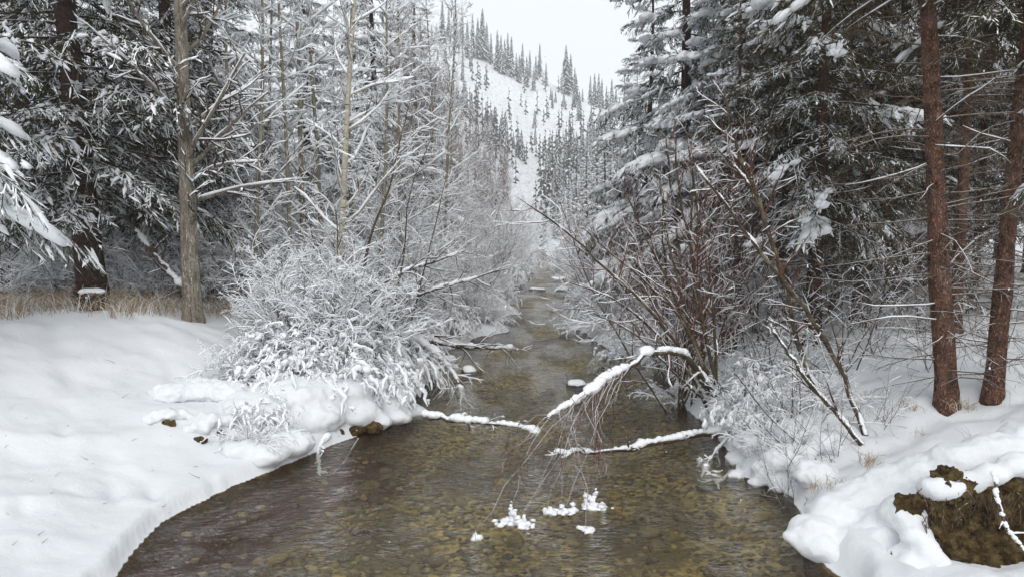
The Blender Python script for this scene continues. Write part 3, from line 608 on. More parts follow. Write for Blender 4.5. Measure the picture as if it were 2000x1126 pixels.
# ------------------------------------------------------------------ far hillside: spruces one by one
def hill_trees():
    ridge = [(868, 75, 15), (880, 72, 14), (893, 74, 15), (905, 78, 15), (915, 80, 13), (925, 82, 16), (935, 84, 15), (944, 86, 19), (952, 86, 14), (960, 88, 12), (972, 88, 14), (979, 90, 15),
             (986, 93, 13), (992, 96, 15), (999, 98, 15), (1008, 100, 10), (1014, 102, 10), (1020, 103, 13), (1028, 106, 11), (1034, 109, 11), (1044, 114, 4), (1053, 118, 14), (1065, 123, 9),
             (1103, 160, 17), (1112, 164, 15), (1120, 160, 12), (1135, 163, 6), (1150, 175, 12), (1158, 178, 12), (1166, 182, 15), (1172, 186, 12), (1181, 190, 11), (1191, 196, 13), (1199, 200, 12), (1222, 205, 18)]
    k = 0
    for px, py, h in ridge:
        Y = RIDGE * U(0.93, 0.99); x = (px - CX) / F_PX * Y; p = np.array([x, Y, float(height(x, Y)) - 0.4])
        o = obj('hillside_spruce', FAR[2] if h > 16 else FAR[k % 2], None, p, (0, 0, U(0, 6.3)), h / 13.0 * U(0.92, 1.05) * (0.9 if h > 16 else 1)); k += 1
        tag(o, 'slim snow-dusted spruce on the skyline of the far hill', 'spruce', 'spruces along the far skyline')
    n = 0
    while n < 260:
        u = U(820, 1290); Y = 105 + 150 * rng.random() ** 0.75
        # bare snow chutes stay open
        if Y > 178 and rng.random() < 0.9: continue
        if 990 < u < 1058 and Y < 170: continue
        if 940 < u < 1000 and Y > 190 and rng.random() < 0.6: continue
        if u < 985 and rng.random() < 0.45: continue
        x = (u - CX) / F_PX * Y; p = (x, Y, float(height(x, Y)) - 0.4)
        o = obj('hillside_spruce', FAR[rng.integers(0, 4)], None, p, (0, 0, U(0, 6.3)), U(0.38, 0.75) * (0.85 if Y < 160 else 1.0)); n += 1
        tag(o, 'narrow snow-dusted spruce on the slope of the far hill', 'spruce', 'spruces on the slope of the far hill')
hill_trees()
def far_wood():
    """the mass of small spruces on the slopes between those that can be told apart"""
    N, S, T, n = [], [], [], 0
    while n < 760:
        u = U(700, 1330); Y = 108 + 150 * rng.random() ** 0.8
        if Y > 185 and rng.random() < 0.9: continue
        if 992 < u < 1055 and Y < 180 and rng.random() < 0.85: continue
        x = (u - CX) / F_PX * Y; z0 = float(height(x, Y)) - 0.3; h = U(3, 8.5); nb = 10; n += 1
        i = np.arange(nb); f = (i + rng.random(nb)) / nb; az = i * 2.4 + U(0, 6); L = h * 0.15 * (1 - f) ** 0.8 * U(0.6, 1.2, nb) + 0.12; xs = np.array([0.0, 0.55, 1.0])
        P = np.stack([x + L[:, None] * xs * np.cos(az)[:, None], Y + L[:, None] * xs * np.sin(az)[:, None], z0 + (h * (0.05 + 0.92 * f))[:, None] - L[:, None] * (0.2 * xs + 0.4 * xs ** 2)], -1)
        N.append(P); S.append((0.16 + 0.12 * L)[:, None] * np.array([1, 1.1, 0.2])); T.append(np.stack([np.full(3, x), np.full(3, Y), z0 + np.array([0, 0.5 * h, h])], -1))
    tag(obj('far_spruce_wood', mesh('far_spruce_wood', [(*tubes(np.concatenate(N), np.concatenate(S), 3), M_NEEDLE_FAR), (*tubes(np.array(T), np.tile([[0.14, 0.09, 0.02]], (n, 1)), 4), M_SPRUCE_BARK_DARK)], smooth=False)), 'mass of small dim spruces covering the far slopes', 'wood', kind='stuff')
far_wood()

# ------------------------------------------------------------------ left bank
W_SPR, W_ASP, W_SHR = 'spruce', 'tree', 'shrub'
plant('spruce_tree', SP_BIG, ground_at(182, 594), 'big dark spruce with thick red-brown trunk behind the tree stump', W_SPR, 0.6, 1.0, (0, -0.045))
plant('cottonwood_tree', BT_COTTON, ground_at(377, 624), 'bare cottonwood with tall furrowed grey-tan trunk on the left bank', W_ASP, 1.1, 1.0, (0, -0.004))
plant('spruce_tree', SP_YOUNG, stand(-172, 8.3, 0.1), 'young spruce at the left edge, boughs sagging under thick snow', W_SPR, 0.4, 1.0)
left_spruce = [
    (343, 15.5, SP_BIG, 0.85, 'dark-trunked spruce standing just behind the bare cottonwood'),
    (60, 19, SP_BIG, 0.95, 'dark spruce behind the big spruce at the upper left corner'),
    (425, 19, SP_SNOWY, 1.1, 'snowy spruce right of the cottonwood, behind the leaning pale poplar'),
    (605, 22, SP_SNOWY, 0.95, 'dark spruce filling the gap behind the pair of brown poplars'),
    (735, 23, SP_SNOWY, 1.0, 'snow-laden spruce right behind the white aspen'),
    (815, 30, SP_SNOWY, 0.95, 'snowy spruce farthest right of the left-bank spruces'),
    (-60, 15, SP_BIG, 0.9, 'dark spruce cut by the left edge of the picture'),
    (270, 23, SP_SNOWY, 1.15, 'snowy spruce seen between the big spruce and the cottonwood')]
for i, (px, Y, pr, sc, lab) in enumerate(left_spruce):
    plant('spruce_tree', pr, stand(px, Y), lab, W_SPR, 1.3 * i + 0.4, sc)
poplars = [
    (493, 13.5, BT_POPLAR[0], 0.95, 0.055, 'thin pale poplar leaning right, first one right of the cottonwood'),
    (566, 14.5, BT_POPLAR[0], 1.0, -0.004, 'straight slender tan poplar, second one right of the cottonwood'),
    (597, 16, BT_ASPEN[1], 1.25, -0.02, 'brownish poplar, left one of a close pair in front of dark spruce'),
    (627, 16.5, BT_ASPEN[1], 1.1, -0.012, 'brownish poplar, right one of a close pair in front of dark spruce'),
    (655, 12.4, BT_ASPEN[0], 1.0, 0.065, 'white-barked aspen leaning right above the snowy willow thicket'),
    (690, 17, BT_POPLAR[0], 1.1, 0.0, 'thin grey poplar just behind the white-barked aspen'),
    (762, 19, BT_POPLAR[1], 1.1, 0.03, 'slender bare poplar right of the white aspen'),
    (812, 21, BT_POPLAR[1], 1.15, 0.0, 'slender reddish poplar midway between white aspen and creek'),
    (868, 20, BT_POPLAR[0], 1.0, 0.03, 'tall thin tan poplar nearest the open sky on the left'),
    (884, 27, BT_POPLAR[1], 1.3, 0.0, 'thin reddish poplar behind the tall tan one near the sky')]
poplars += [
    (530, 17.5, BT_ASPEN[1], 1.1, 0.02, 'snowy-limbed poplar between the leaning pale poplar and the straight tan one'),
    (470, 15.2, BT_POPLAR[0], 1.0, -0.03, 'thin poplar leaning left just right of the cottonwood'),
    (735, 15.0, BT_POPLAR[0], 0.95, 0.05, 'thin poplar leaning right beside the white-barked aspen'),
    (790, 16.2, BT_ASPEN[1], 0.95, -0.02, 'snowy-limbed poplar over the right end of the willow thicket'),
    (845, 24, BT_ASPEN[1], 1.1, 0.0, 'snowy-limbed poplar in front of the farthest left-bank spruce'),
    (430, 20, BT_ASPEN[1], 1.2, 0.0, 'poplar with snowy limbs deep behind the cottonwood')]
for i, (px, Y, pr, sc, ln, lab) in enumerate(poplars):
    plant('poplar_tree' if pr is not BT_ASPEN[0] else 'aspen_tree', pr, stand(px, Y), lab, W_ASP, 2.1 * i, sc, (0, ln))
# snow-laden willow thicket on the left bank
thick = [(620, 11.0, 0, 0.85), (555, 11.4, 0, 0.75), (690, 11.4, 0, 0.8), (530, 12.2, 0, 0.65), (610, 12.4, 0, 0.95), (690, 12.6, 0, 0.9), (755, 13.4, 1, 0.7), (545, 13.8, 1, 0.7),
         (660, 14.8, 1, 0.8), (790, 16, 1, 0.75), (750, 16.8, 1, 0.9), (470, 15.2, 1, 0.7), (845, 20, 1, 0.8), (438, 15.8, 0, 0.8), (830, 24, 1, 0.95), (600, 17, 1, 0.9)]
for i, (px, Y, v, sc) in enumerate(thick):
    plant('willow_shrub', SH_WHITE[v], stand(px, Y), 'snow-laden willow of the white left-bank thicket, %s from the left' % rank(thick, i), W_SHR, 1.7 * i, sc, group='willows of the left-bank thicket')
lows = [(452, 9.8, SH_LOW[0], 0.55, 'small frosted shrub at the left edge of the willow thicket'), (520, 9.5, SH_DRAPE[1], 0.8, 'snow-draped bush above the left water edge'), (595, 9.8, SH_DRAPE[0], 0.85, 'high snow-draped bush in front of the willow thicket'),
        (680, 10.0, SH_DRAPE[1], 1.0, 'snow-draped bush overhanging the dark hollow of the left bank'), (740, 10.3, SH_DRAPE[1], 0.8, 'low snow-draped bush on the tip of the left bank'), (478, 8.2, SH_LOW[1], 0.6, 'little frosted shrub by the snow lip of the left bank'),
        (545, 10.4, SH_DRAPE[0], 0.95, 'snow-draped bush at the left end of the willow thicket'), (690, 11.2, SH_DRAPE[0], 1.15, 'snow-draped bush behind the bush over the dark hollow'), (630, 11.0, SH_DRAPE[0], 1.05, 'tallest snow-draped bush in the middle of the willow thicket'), (505, 8.6, SH_DRAPE[1], 0.55, 'knee-high snow-draped tuft by the snow lip of the left bank'),
        (765, 11.6, SH_DRAPE[1], 0.9, 'snow-draped bush behind the tip of the left bank'), (800, 13.4, SH_DRAPE[0], 0.8, 'snow-draped bush under the overhanging limbs')]
for i, (px, Y, v, sc, lab) in enumerate(lows):
    plant('low_shrub', v, stand(px, Y), lab, W_SHR, 0.9 * i, sc)
# shrubs behind the snow slope
UNDER = [(20, 14.5, 1, 0.8), (90, 17, 1, 0.95), (140, 20, 1, 1.0), (235, 17, 1, 0.75), (290, 16.5, 0, 0.8), (330, 19, 1, 1.0), (30, 22, 1, 1.2), (420, 17, 1, 1.0), (-40, 18, 1, 1.2), (210, 24, 1, 1.2), (250, 15.4, 0, 0.7), (300, 15.0, 0, 0.65), (110, 16.2, 0, 0.85), (55, 15.6, 0, 0.8), (410, 14.2, 0, 0.75), (20, 17.5, 0, 1.0), (110, 14.4, 0, 0.62), (245, 13.9, 0, 0.55), (312, 14.0, 0, 0.6), (50, 14.2, 0, 0.55)]
for i, (px, Y, v, sc) in enumerate(UNDER):
    plant('frosted_shrub', SH_WHITE[v], stand(px, Y), 'frosted shrub of the undergrowth behind the snow slope, %s from the left' % rank(UNDER, i, 0), W_SHR, 2.3 * i, sc, group='frosted undergrowth behind the snow slope')
LOW_L = [(Y, sc, v) for Y, sc, v in ((13.8, 0.7, 0), (15.6, 0.8, 1), (17.2, 0.9, 0), (19.5, 0.8, 0), (22, 1.0, 1), (24.5, 0.9, 0), (27, 1.1, 0), (30.5, 1.0, 1), (35, 1.2, 0), (40, 1.2, 1), (46, 1.3, 0), (54, 1.4, 0))]
for i, (Y, sc, v) in enumerate(LOW_L):
    x = float(edge_l(Y)) - U(0.15, 0.75) * sc
    plant('low_shrub', SH_DRAPE[v] if i % 3 else SH_LOW[0], (x, Y, float(height(x, Y)) - 0.05), 'snow-draped low shrub in the row at the left water edge, %s nearest' % ORD[i], W_SHR, 1.1 * i, sc, group='low shrubs along the left water edge')
LOW_R = [(Y, sc, v) for Y, sc, v in ((11.4, 0.6, 1), (13.4, 0.75, 0), (15.5, 0.8, 0), (17.5, 0.8, 1), (20.5, 0.9, 0), (23.5, 0.9, 0), (27.5, 1.0, 1), (31, 1.1, 0), (36, 1.1, 0), (42, 1.2, 1), (50, 1.3, 0))]
for i, (Y, sc, v) in enumerate(LOW_R):
    x = float(edge_r(Y)) + U(0.15, 0.7) * sc
    plant('low_shrub', SH_DRAPE[v] if i % 3 else SH_LOW[0], (x, Y, float(height(x, Y)) - 0.05), 'snow-draped low shrub in the row at the right water edge, %s nearest' % ORD[i], W_SHR, 1.4 * i, sc, group='low shrubs along the right water edge')
# alder brush receding along the left side of the creek
n = 0
for Y in np.geomspace(19, 100, 34):
    for q in range(3):
        e = float(edge_l(Y)); x = e - U(0.5, 1.4) - 0.035 * max(Y - 28, 0) - q * U(1.2, 2.6) * (1 + Y / 60); y = Y * U(0.97, 1.03)
        pr = SH_BRUSH[rng.integers(0, 2)] if rng.random() < 0.7 else SH_WHITE[1]
        plant('alder_shrub', pr, (x, y, float(height(x, y)) - 0.05), 'fine-twigged purple-brown shrub receding along the left bank', W_SHR, U(0, 6.3), U(0.75, 1.25) * (0.6 if q == 0 and Y < 40 else 1.0), group='brush receding along the left bank')
FAR_POP = [(850, 45), (880, 52), (905, 58), (925, 66), (945, 72), (962, 82), (980, 95), (820, 38), (790, 34), (935, 90), (900, 80), (870, 68)]
for i, (px, Y) in enumerate(FAR_POP):
    plant('poplar_tree', BT_POPLAR[1], stand(px, Y), 'bare reddish poplar over the distant left-bank brush, %s from the left' % rank(FAR_POP, i, 0), W_ASP, 1.1 * i, U(1.0, 1.4), (0, U(-0.04, 0.06)), 'bare poplars over the left-bank brush')
for i in range(34):
    u = i / 33; px_ = 800 + 195 * u + U(-14, 14); Y = 23 + 52 * u ** 1.6 + U(-2, 4)
    plant('birch_tree', BT_BIRCH[i % 2], stand(px_, Y), 'bare purple-brown birch in the hazy row left of the far hill', W_ASP, 1.7 * i, U(0.85, 1.1), (0, U(-0.03, 0.07)), 'purple-brown birches left of the far hill')
FAR_SPR = [(800, 46), (770, 40), (880, 75), (840, 60), (915, 95), (720, 46), (660, 44), (400, 40), (340, 46), (390, 34), (300, 36), (200, 34), (100, 38), (0, 34)]
for i, (px, Y) in enumerate(FAR_SPR):
    plant('spruce_tree', (SP_MID_L, SP_MID_H)[i % 2], stand(px, Y), 'distant snowy spruce deep in the left-bank woods, %s from the left' % rank(FAR_SPR, i, 0), W_SPR, 1.9 * i, U(1.0, 1.35), group='distant spruces of the left-bank woods')
# ------------------------------------------------------------------ right bank
right_spruce = [
    (ground_at(1850, 797), SP_FOREST, 1.0, (0.0, -0.10), 'tall spruce with thick reddish scaly trunk, nearest on the right bank'),
    (ground_at(1937, 780), SP_FOREST, 0.85, (0, 0.04), 'reddish spruce trunk right of the thickest one at the right edge'),
    (stand(1872, 11.5), SP_FOREST, 0.95, (0, 0.0), 'spruce trunk seen between the two nearest reddish trunks'),
    (ground_at(1586, 668), SP_FOREST_LOW, 1.05, (0, 0.005), 'straight brown spruce trunk behind the leaning alder stems'),
    (stand(1742, 15.5), SP_FOREST_LOW, 1.15, (0, 0.01), 'dark spruce trunk in shade left of the thick reddish trunk'),
    (stand(1530, 14), SP_FOREST_LOW, 1.0, (0, -0.01), 'slim spruce left of the straight brown trunk'),
    (stand(1675, 13), SP_FOREST_LOW, 0.8, (0, 0.06), 'thin spruce pole leaning right among the right-bank trunks'),
    (stand(1440, 16), SP_SNOWY, 0.95, (0, 0), 'snow-heaped spruce behind the right-bank alder clump'),
    (stand(1335, 18), SP_SNOWY, 1.15, (0, -0.01), 'tall snow-laden spruce whose boughs reach into the open sky'),
    (stand(1560, 19), SP_SNOWY, 1.1, (0, 0), 'snow-padded spruce at the top right of centre'),
    (stand(1640, 22), SP_FOREST_LOW, 1.3, (0, 0), 'dark spruce deep in the right-bank woods, behind the thin leaning pole'),
    (stand(1800, 19), SP_FOREST_LOW, 1.25, (0, 0), 'dark spruce behind the thick reddish trunk'),
    (stand(1960, 16), SP_FOREST_LOW, 1.2, (0, 0), 'dark spruce behind the trunk at the right edge'),
    (stand(2120, 12), SP_FOREST_LOW, 1.2, (0, 0), 'spruce reaching in from beyond the right edge'),
    (stand(2080, 19), SP_FOREST_LOW, 1.3, (0, 0), 'shaded spruce at the right edge, far back'),
    (stand(1265, 24), SP_SNOWY, 0.9, (0, 0), 'snowy spruce by the creek left of the tall snow-laden one'),
    (stand(1400, 26), SP_SNOWY, 1.2, (0, 0), 'snowy spruce behind the tall snow-laden one')]
right_spruce += [(stand(1500, 15), SP_FOREST, 0.72, (0, 0.01), 'slim bare-stemmed spruce pole left of the straight brown trunk'), (stand(1552, 16.5), SP_FOREST, 0.8, (0, -0.02), 'slim spruce pole just left of the straight brown trunk, farther back'), (stand(1628, 14.5), SP_FOREST, 0.65, (0, 0.03), 'slim spruce pole right of the straight brown trunk'),
    (stand(1698, 16), SP_FOREST, 0.8, (0, -0.03), 'slim leaning spruce pole midway between the brown and the thick reddish trunk'), (stand(1770, 17.5), SP_FOREST, 0.85, (0, 0.0), 'dim spruce pole just left of the thick reddish trunk'), (stand(1905, 14), SP_FOREST, 0.8, (0, 0.01), 'slim spruce pole between the two reddish trunks'), (stand(1440, 14), SP_FOREST, 0.6, (0, -0.01), 'thin spruce pole behind the stout curving stem')]
right_spruce.append((stand(2290, 6.4), SP_EDGE, 1.0, (0, 0), 'spruce beyond the right edge, one snow-loaded bough reaching into view'))
for i, (p, pr, sc, tl, lab) in enumerate(right_spruce):
    plant('spruce_tree', pr, p - np.array([0, 0, 0.04]), lab, W_SPR, 2.2 * i + 0.5, sc, tl)
ROW_R = [(1215, 32, 0.75), (1180, 38, 0.75), (1240, 42, 1.0), (1165, 46, 0.7), (1145, 55, 0.8), (1190, 58, 1.0), (1125, 68, 0.75), (1155, 75, 0.9), (1110, 85, 0.75), (1135, 95, 0.9), (1100, 105, 0.8), (1230, 70, 1.1), (1290, 50, 1.1), (1340, 40, 1.0), (1205, 95, 1.0), (1175, 108, 0.9)]
for i, (px, Y, sc) in enumerate(ROW_R):
    plant('spruce_tree', SP_MID_H if i % 3 else SP_MID_L, stand(px, Y), 'snow-laden spruce in the row receding along the right bank, %s nearest' % rank(ROW_R, i, 1), W_SPR, 1.9 * i, sc, group='spruces receding along the right bank')
BACK_R = [(1480, 27, 1.2), (1600, 29, 1.3), (1700, 27, 1.2), (1860, 26, 1.25), (1950, 30, 1.3), (2060, 28, 1.3), (1540, 36, 1.4), (1650, 38, 1.4), (1780, 36, 1.4), (1910, 40, 1.4), (1440, 38, 1.3), (2010, 22, 1.2), (1720, 45, 1.5), (1580, 48, 1.5)]
for i, (px, Y, sc) in enumerate(BACK_R):
    plant('spruce_tree', SP_MID_L, stand(px, Y), 'shaded spruce far back in the right-bank woods, %s from the left' % rank(BACK_R, i, 0), W_SPR, 2.7 * i, sc, group='spruces far back in the right-bank woods')
# bushes on the right bank
rb = [(1335, 10.6, SH_ALDER[0], 0.9, 'alder with brown catkins fanning up beside the arching branch'), (1320, 12.8, SH_ALDER[1], 0.9, 'alder leaning over the creek behind the arching branch'),
      (1290, 15.8, SH_ALDER[0], 0.8, 'leafless alder on the right bank beyond the arching branch'), (1430, 12.5, SH_ALDER[0], 0.95, 'reddish alder right of the stem clump'),
      (1490, 11.5, SH_BARE[0], 1.1, 'bare shrub in the snow between stem clump and leaning stems'), (1650, 9.3, SH_BARE[0], 0.9, 'upright bare twigs behind the foot of the leaning stems'),
      (1560, 8.2, SH_BARE[1], 0.95, 'bare wiry bush on the right bank below the leaning stems'), (1505, 8.4, SH_DRAPE[1], 0.5, 'snowed-under wiry bush at the right water edge'),
      (1480, 9.6, SH_DRAPE[1], 0.7, 'snow-heaped low bush in the middle of the right bank'), (1720, 9.8, SH_BARE[1], 0.9, 'bare dark shrub left of the thick reddish trunk'),
      (1800, 11.5, SH_BARE[0], 0.8, 'bare shrub in the snow behind the thick reddish trunk'), (1200, 15.2, SH_DRAPE[0], 0.8, 'snowy low bush at the right water edge beyond the arching branch'),
      (1180, 18.5, SH_DRAPE[0], 0.9, 'white low bush at the far bend of the right bank'), (1265, 13.2, SH_DRAPE[1], 0.8, 'snow-heaped bush under the alders on the right bank'),
      (1330, 11.3, SH_LOW[1], 0.8, 'low frosted bush at the foot of the stem clump'), (1540, 10.5, SH_LOW[1], 0.8, 'low frosted bush between the stem clump and the straight brown trunk'),
      (1960, 9.5, SH_BARE[1], 0.9, 'bare thin shrub beside the trunk at the right edge')]
rb += [(1455, 8.9, SH_DRAPE[1], 0.55, 'snow-crusted bush right of the log on the right bank'), (1420, 10.2, SH_LOW[1], 0.85, 'frosted twigs at the foot of the alder poles'), (1530, 9.0, SH_DRAPE[1], 0.6, 'snow-heaped bush behind the bent twigs'),
       (1590, 9.8, SH_LOW[1], 0.9, 'frosted bush beneath the long leaning stem'), (1620, 8.3, SH_LOW[1], 0.7, 'frosted bush at the foot of the crooked stem'), (1580, 11.5, SH_BARE[0], 0.9, 'thin bare shrub in front of the straight brown trunk'),
       (1470, 13.5, SH_WHITE[0], 0.6, 'white shrub in the snow behind the alder poles'), (1690, 12, SH_BARE[0], 1.0, 'bare shrub between the brown trunks on the right'), (1640, 15, SH_BARE[0], 1.1, 'thin shrub in the shade of the right-bank woods'),
       (1900, 13, SH_BARE[0], 1.0, 'bare shrub between the two nearest reddish trunks'), (1545, 7.4, SH_BARE[1], 0.6, 'wiry twigs over the right water edge'), (1760, 13.5, SH_BARE[1], 1.2, 'low bare shrub near the dark shaded trunk'), (1500, 16, SH_BARE[0], 1.2, 'tall bare shrub behind the slim spruce')]
rb += [(1560, 7.0, SH_BARE[1], 0.5, 'sparse wiry twigs on the snow shelf of the right bank'), (1640, 7.3, SH_BARE[1], 0.55, 'wiry twigs poking from the snow left of the cut bank'), (1730, 7.6, SH_BARE[1], 0.5, 'wiry twigs in the open snow below the thick reddish trunk'),
       (1490, 8.0, SH_LOW[1], 0.5, 'frosted twigs right of the dipping branch'), (1540, 8.0, SH_LOW[1], 0.55, 'frosted tangle on the mounded right bank'), (1600, 8.7, SH_LOW[1], 0.65, 'frosted tangle left of the crooked stem'), (1440, 9.5, SH_LOW[1], 0.7, 'frosted tangle above the right-hand log'),
       (1510, 10.0, SH_BARE[0], 0.6, 'thin dark twigs rising from the mounded right bank'), (1830, 8.6, SH_BARE[1], 0.7, 'dead twigs beside the foot of the thick reddish trunk')]
for i, (px, Y, pr, sc, lab) in enumerate(rb):
    plant('alder_shrub' if pr in SH_ALDER else 'bare_shrub' if pr in SH_BARE else 'low_shrub', pr, stand(px, Y), lab, W_SHR, 1.3 * i, sc)
for Y in np.geomspace(20, 90, 16):
    for q in range(2):
        x = float(edge_r(Y)) + U(0.6, 1.4) + 0.03 * max(Y - 28, 0) + q * U(1.0, 2.2); y = Y * U(0.97, 1.03)
        plant('streamside_shrub', (SH_ALDER[1], SH_LOW[0], SH_BRUSH[1])[rng.integers(0, 3)], (x, y, float(height(x, y)) - 0.05), 'reddish twiggy shrub receding along the right water edge', W_SHR, U(0, 6.3), U(0.6, 0.95), group='shrubs receding along the right water edge')

# ------------------------------------------------------------------ single branches, logs, leaning stems
def lumps_along(P, R, th, thr=-0.1, dens=1.0, spread=0.25):
    """snow heaped along the upper side of one strand, broken where it has dropped off"""
    out_c, out_s = [], []
    for p, r in zip(P, R):
        L = np.linalg.norm(np.diff(p, axis=0), axis=1).sum(); m = max(3, int(L / (th * 0.55) * dens))
        u = np.linspace(0, len(p) - 1.001, m); i = u.astype(int); f = (u - i)[:, None]
        c = p[i] * (1 - f) + p[i + 1] * f; rr = (r[i] * (1 - f[:, 0]) + r[i + 1] * f[:, 0])
        T = norm(p[i + 1] - p[i]); hor = np.sqrt(np.clip(1 - T[:, 2] ** 2, 0, 1))
        nz = fbm(u * 0 + U(0, 99), np.cumsum(np.full(m, L / m)) * 5 + U(0, 99), 7, 3)
        k = (nz > thr) & (hor > 0.35)
        s = th * (0.4 + 1.5 * (nz - thr).clip(0, 0.8)) * (0.4 + 0.6 * hor) * U(0.7, 1.25, m)
        c[:, 2] += rr * 0.8 + s * 0.15; c += rng.normal(size=c.shape) * th * spread * 0.3
        out_c.append(c[k]); out_s.append(np.stack([s * 1.1, s * 1.1, s * 0.8], -1)[k])
    C, S = np.concatenate(out_c), np.concatenate(out_s)
    return blobs(C, S, 8, 5, 0.1)
def woody(name, label, cat, paths, bark, twig=None, n2=0, n3=0, len2=0.5, snow=0.03, thr=-0.1, stem_name='stem', ang=(0.5, 1.1), trop=0.0, leaves=0, twig_snow=0.008, tcover=0.6, group=None, t0=0.2, extra=None):
    """a thing of one or more stems whose courses are given as points; paths: list of (points (m,3), r_start, r_end)"""
    base = np.asarray(paths[0][0][0], float)
    e = obj(name, None, None, base); tag(e, label, cat, group); e.empty_display_size = 0.2
    Ps, Rs = [], []
    for pts, r0, r1 in paths:
        P = resample(np.asarray(pts, float) - base, 18); P[1:-1] += rng.normal(size=P[1:-1].shape) * r0 * 0.25
        R = np.linspace(r0, r1, 18) * (1 + 0.08 * rng.normal(size=18)); R[-1] = r1 * 0.3
        Ps.append(P); Rs.append(R)
        obj(stem_name, mesh(stem_name, [(*tubes(P[None], R[None], 8), bark)]), e)
    Ps, Rs = np.array(Ps), np.array(Rs); sn = []
    if snow: sn.append((*lumps_along(Ps, Rs, snow, thr), M_SNOW))
    if n2:
        B, Rb = spawn(Ps, Rs, n2, t0, 1.0, ang, len2, 7, 0.13, trop, 0.55, 0.3, 0.3, 0, 0.003, absl=np.ones(len(Ps) * n2))
        tp = [(*tubes(B, Rb, 4), twig)]; last = B
        if twig_snow: sn.append((*snow_on(B, Rb, twig_snow, tcover), M_SNOW))
        if n3:
            C, Rc = spawn(B, Rb, n3, 0.15, 1.0, ang, 0.5, 5, 0.15, trop, 0.65, 0.4, 0.3, 0, 0.0024)
            tp.append((*tubes(C, Rc, 3), twig)); last = C
            if twig_snow: sn.append((*snow_on(C, Rc, twig_snow * 0.8, tcover, 3), M_SNOW))
        obj('twigs', mesh('twigs', tp), e)
        if leaves: obj('dead_leaves', mesh('dead_leaves', [leaf_quads(last, leaves, 0.013, M_LEAF)], smooth=False), e)
    if sn: obj('snow_load', mesh('snow_load', sn), e)
    return e
def px(*pts): return [at(*p) for p in pts]
# the branch arching over the water, its twigs trailing down to the surface
arch = px((1412, 815, 9.6), (1395, 770, 9.5), (1365, 722, 9.3), (1335, 695, 9.1), (1295, 686, 8.8), (1258, 690, 8.6), (1235, 712, 8.4), (1180, 745, 8.1), (1125, 782, 7.8), (1072, 812, 7.5))
e = woody('arching_branch', 'thick snow-capped branch arching out over the creek, red twigs trailing to the water', 'branch', [(arch, 0.05, 0.016)], M_ALDER, snow=0.052, thr=-0.2, stem_name='limb')
base = arch[0]
hang = []
for k in range(8):
    f = U(0.55, 1.0); i = f * 9; j = min(int(i), 8); p = arch[j] * (1 - (i - j)) + arch[j + 1] * (i - j)
    tx, ty = U(960, 1180), U(900, 990)
    q = on_level(tx, ty, U(0.02, 0.3)); q = p + (q - p) * U(0.7, 1.0); mid = (p + q) / 2 + np.array([U(-0.2, 0.12), U(-0.15, 0.1), U(0.0, 0.25)])
    hang.append(resample([p, (p + mid) / 2 + rng.normal(size=3) * 0.05, mid, (mid + q) / 2 + rng.normal(size=3) * 0.06, q], 8) - base)
for (a, b) in (((1130, 785, 7.8), (1030, 930, 7.1)), ((1075, 812, 7.5), (925, 1010, 6.7)), ((1080, 810, 7.5), (985, 920, 7.0)), ((1165, 755, 8.0), (1170, 930, 7.2)), ((1170, 750, 8.0), (1165, 890, 7.6))):
    p, q = at(*a), at(*b); hang.append(resample([p, (p + q) / 2 + np.array([0, 0, 0.1]), q], 8) - base)
for tx, ty in ((1005, 1015), (995, 1010), (1020, 1012), (1105, 995), (1095, 990), (1158, 985), (1150, 975), (1168, 980), (1072, 995), (1145, 1030), (928, 1045)):
    f = U(0.6, 1.0); i = f * 9; j = min(int(i), 8); p = arch[j] * (1 - (i - j)) + arch[j + 1] * (i - j); q = on_level(tx, ty, 0.06)
    hang.append(resample([p, p * 0.7 + q * 0.3 + np.array([U(-0.1, 0.05), 0, 0.12]), p * 0.35 + q * 0.65 + rng.normal(size=3) * 0.05, q], 8) - base)
H = np.array(hang) + rng.normal(size=(len(hang), 8, 3)) * 0.02; HR = np.linspace(0.006, 0.0022, 8)[None] * U(0.7, 1.1, (len(H), 1))
B, Rb = spawn(H, HR, 6, 0.15, 1.0, (0.6, 1.3), 0.34, 5, 0.28, -0.03, 0.6, 0.5, 0.3, 0, 0.0022)
obj('trailing_twigs', mesh('trailing_twigs', [(*tubes(H, HR, 4), M_RED_TWIG), (*tubes(B, Rb, 3), M_RED_TWIG)]), e)
obj('dead_leaves', mesh('dead_leaves', [leaf_quads(B, 70, 0.014, M_LEAF)], smooth=False), e)
HB, HBR = spawn(np.array([arch]) - base, np.full((1, 10), 0.009), 9, 0.1, 0.8, (0.8, 1.5), 0.7, 7, 0.2, -0.06, 0.7, 0.3, 0.2, 0, 0.003, absl=np.full(9, 0.9))
HC, HCR = spawn(HB, HBR, 5, 0.2, 1, (0.4, 0.9), 0.45, 4, 0.14, -0.05, 0.6, 0.5, 0.3, 0, 0.0022)
obj('side_twigs', mesh('side_twigs', [(*tubes(HB, HBR, 4), M_ALDER), (*tubes(HC, HCR, 3), M_RED_TWIG), (*snow_on(HB, HBR, 0.01, 0.5), M_SNOW)]), e)
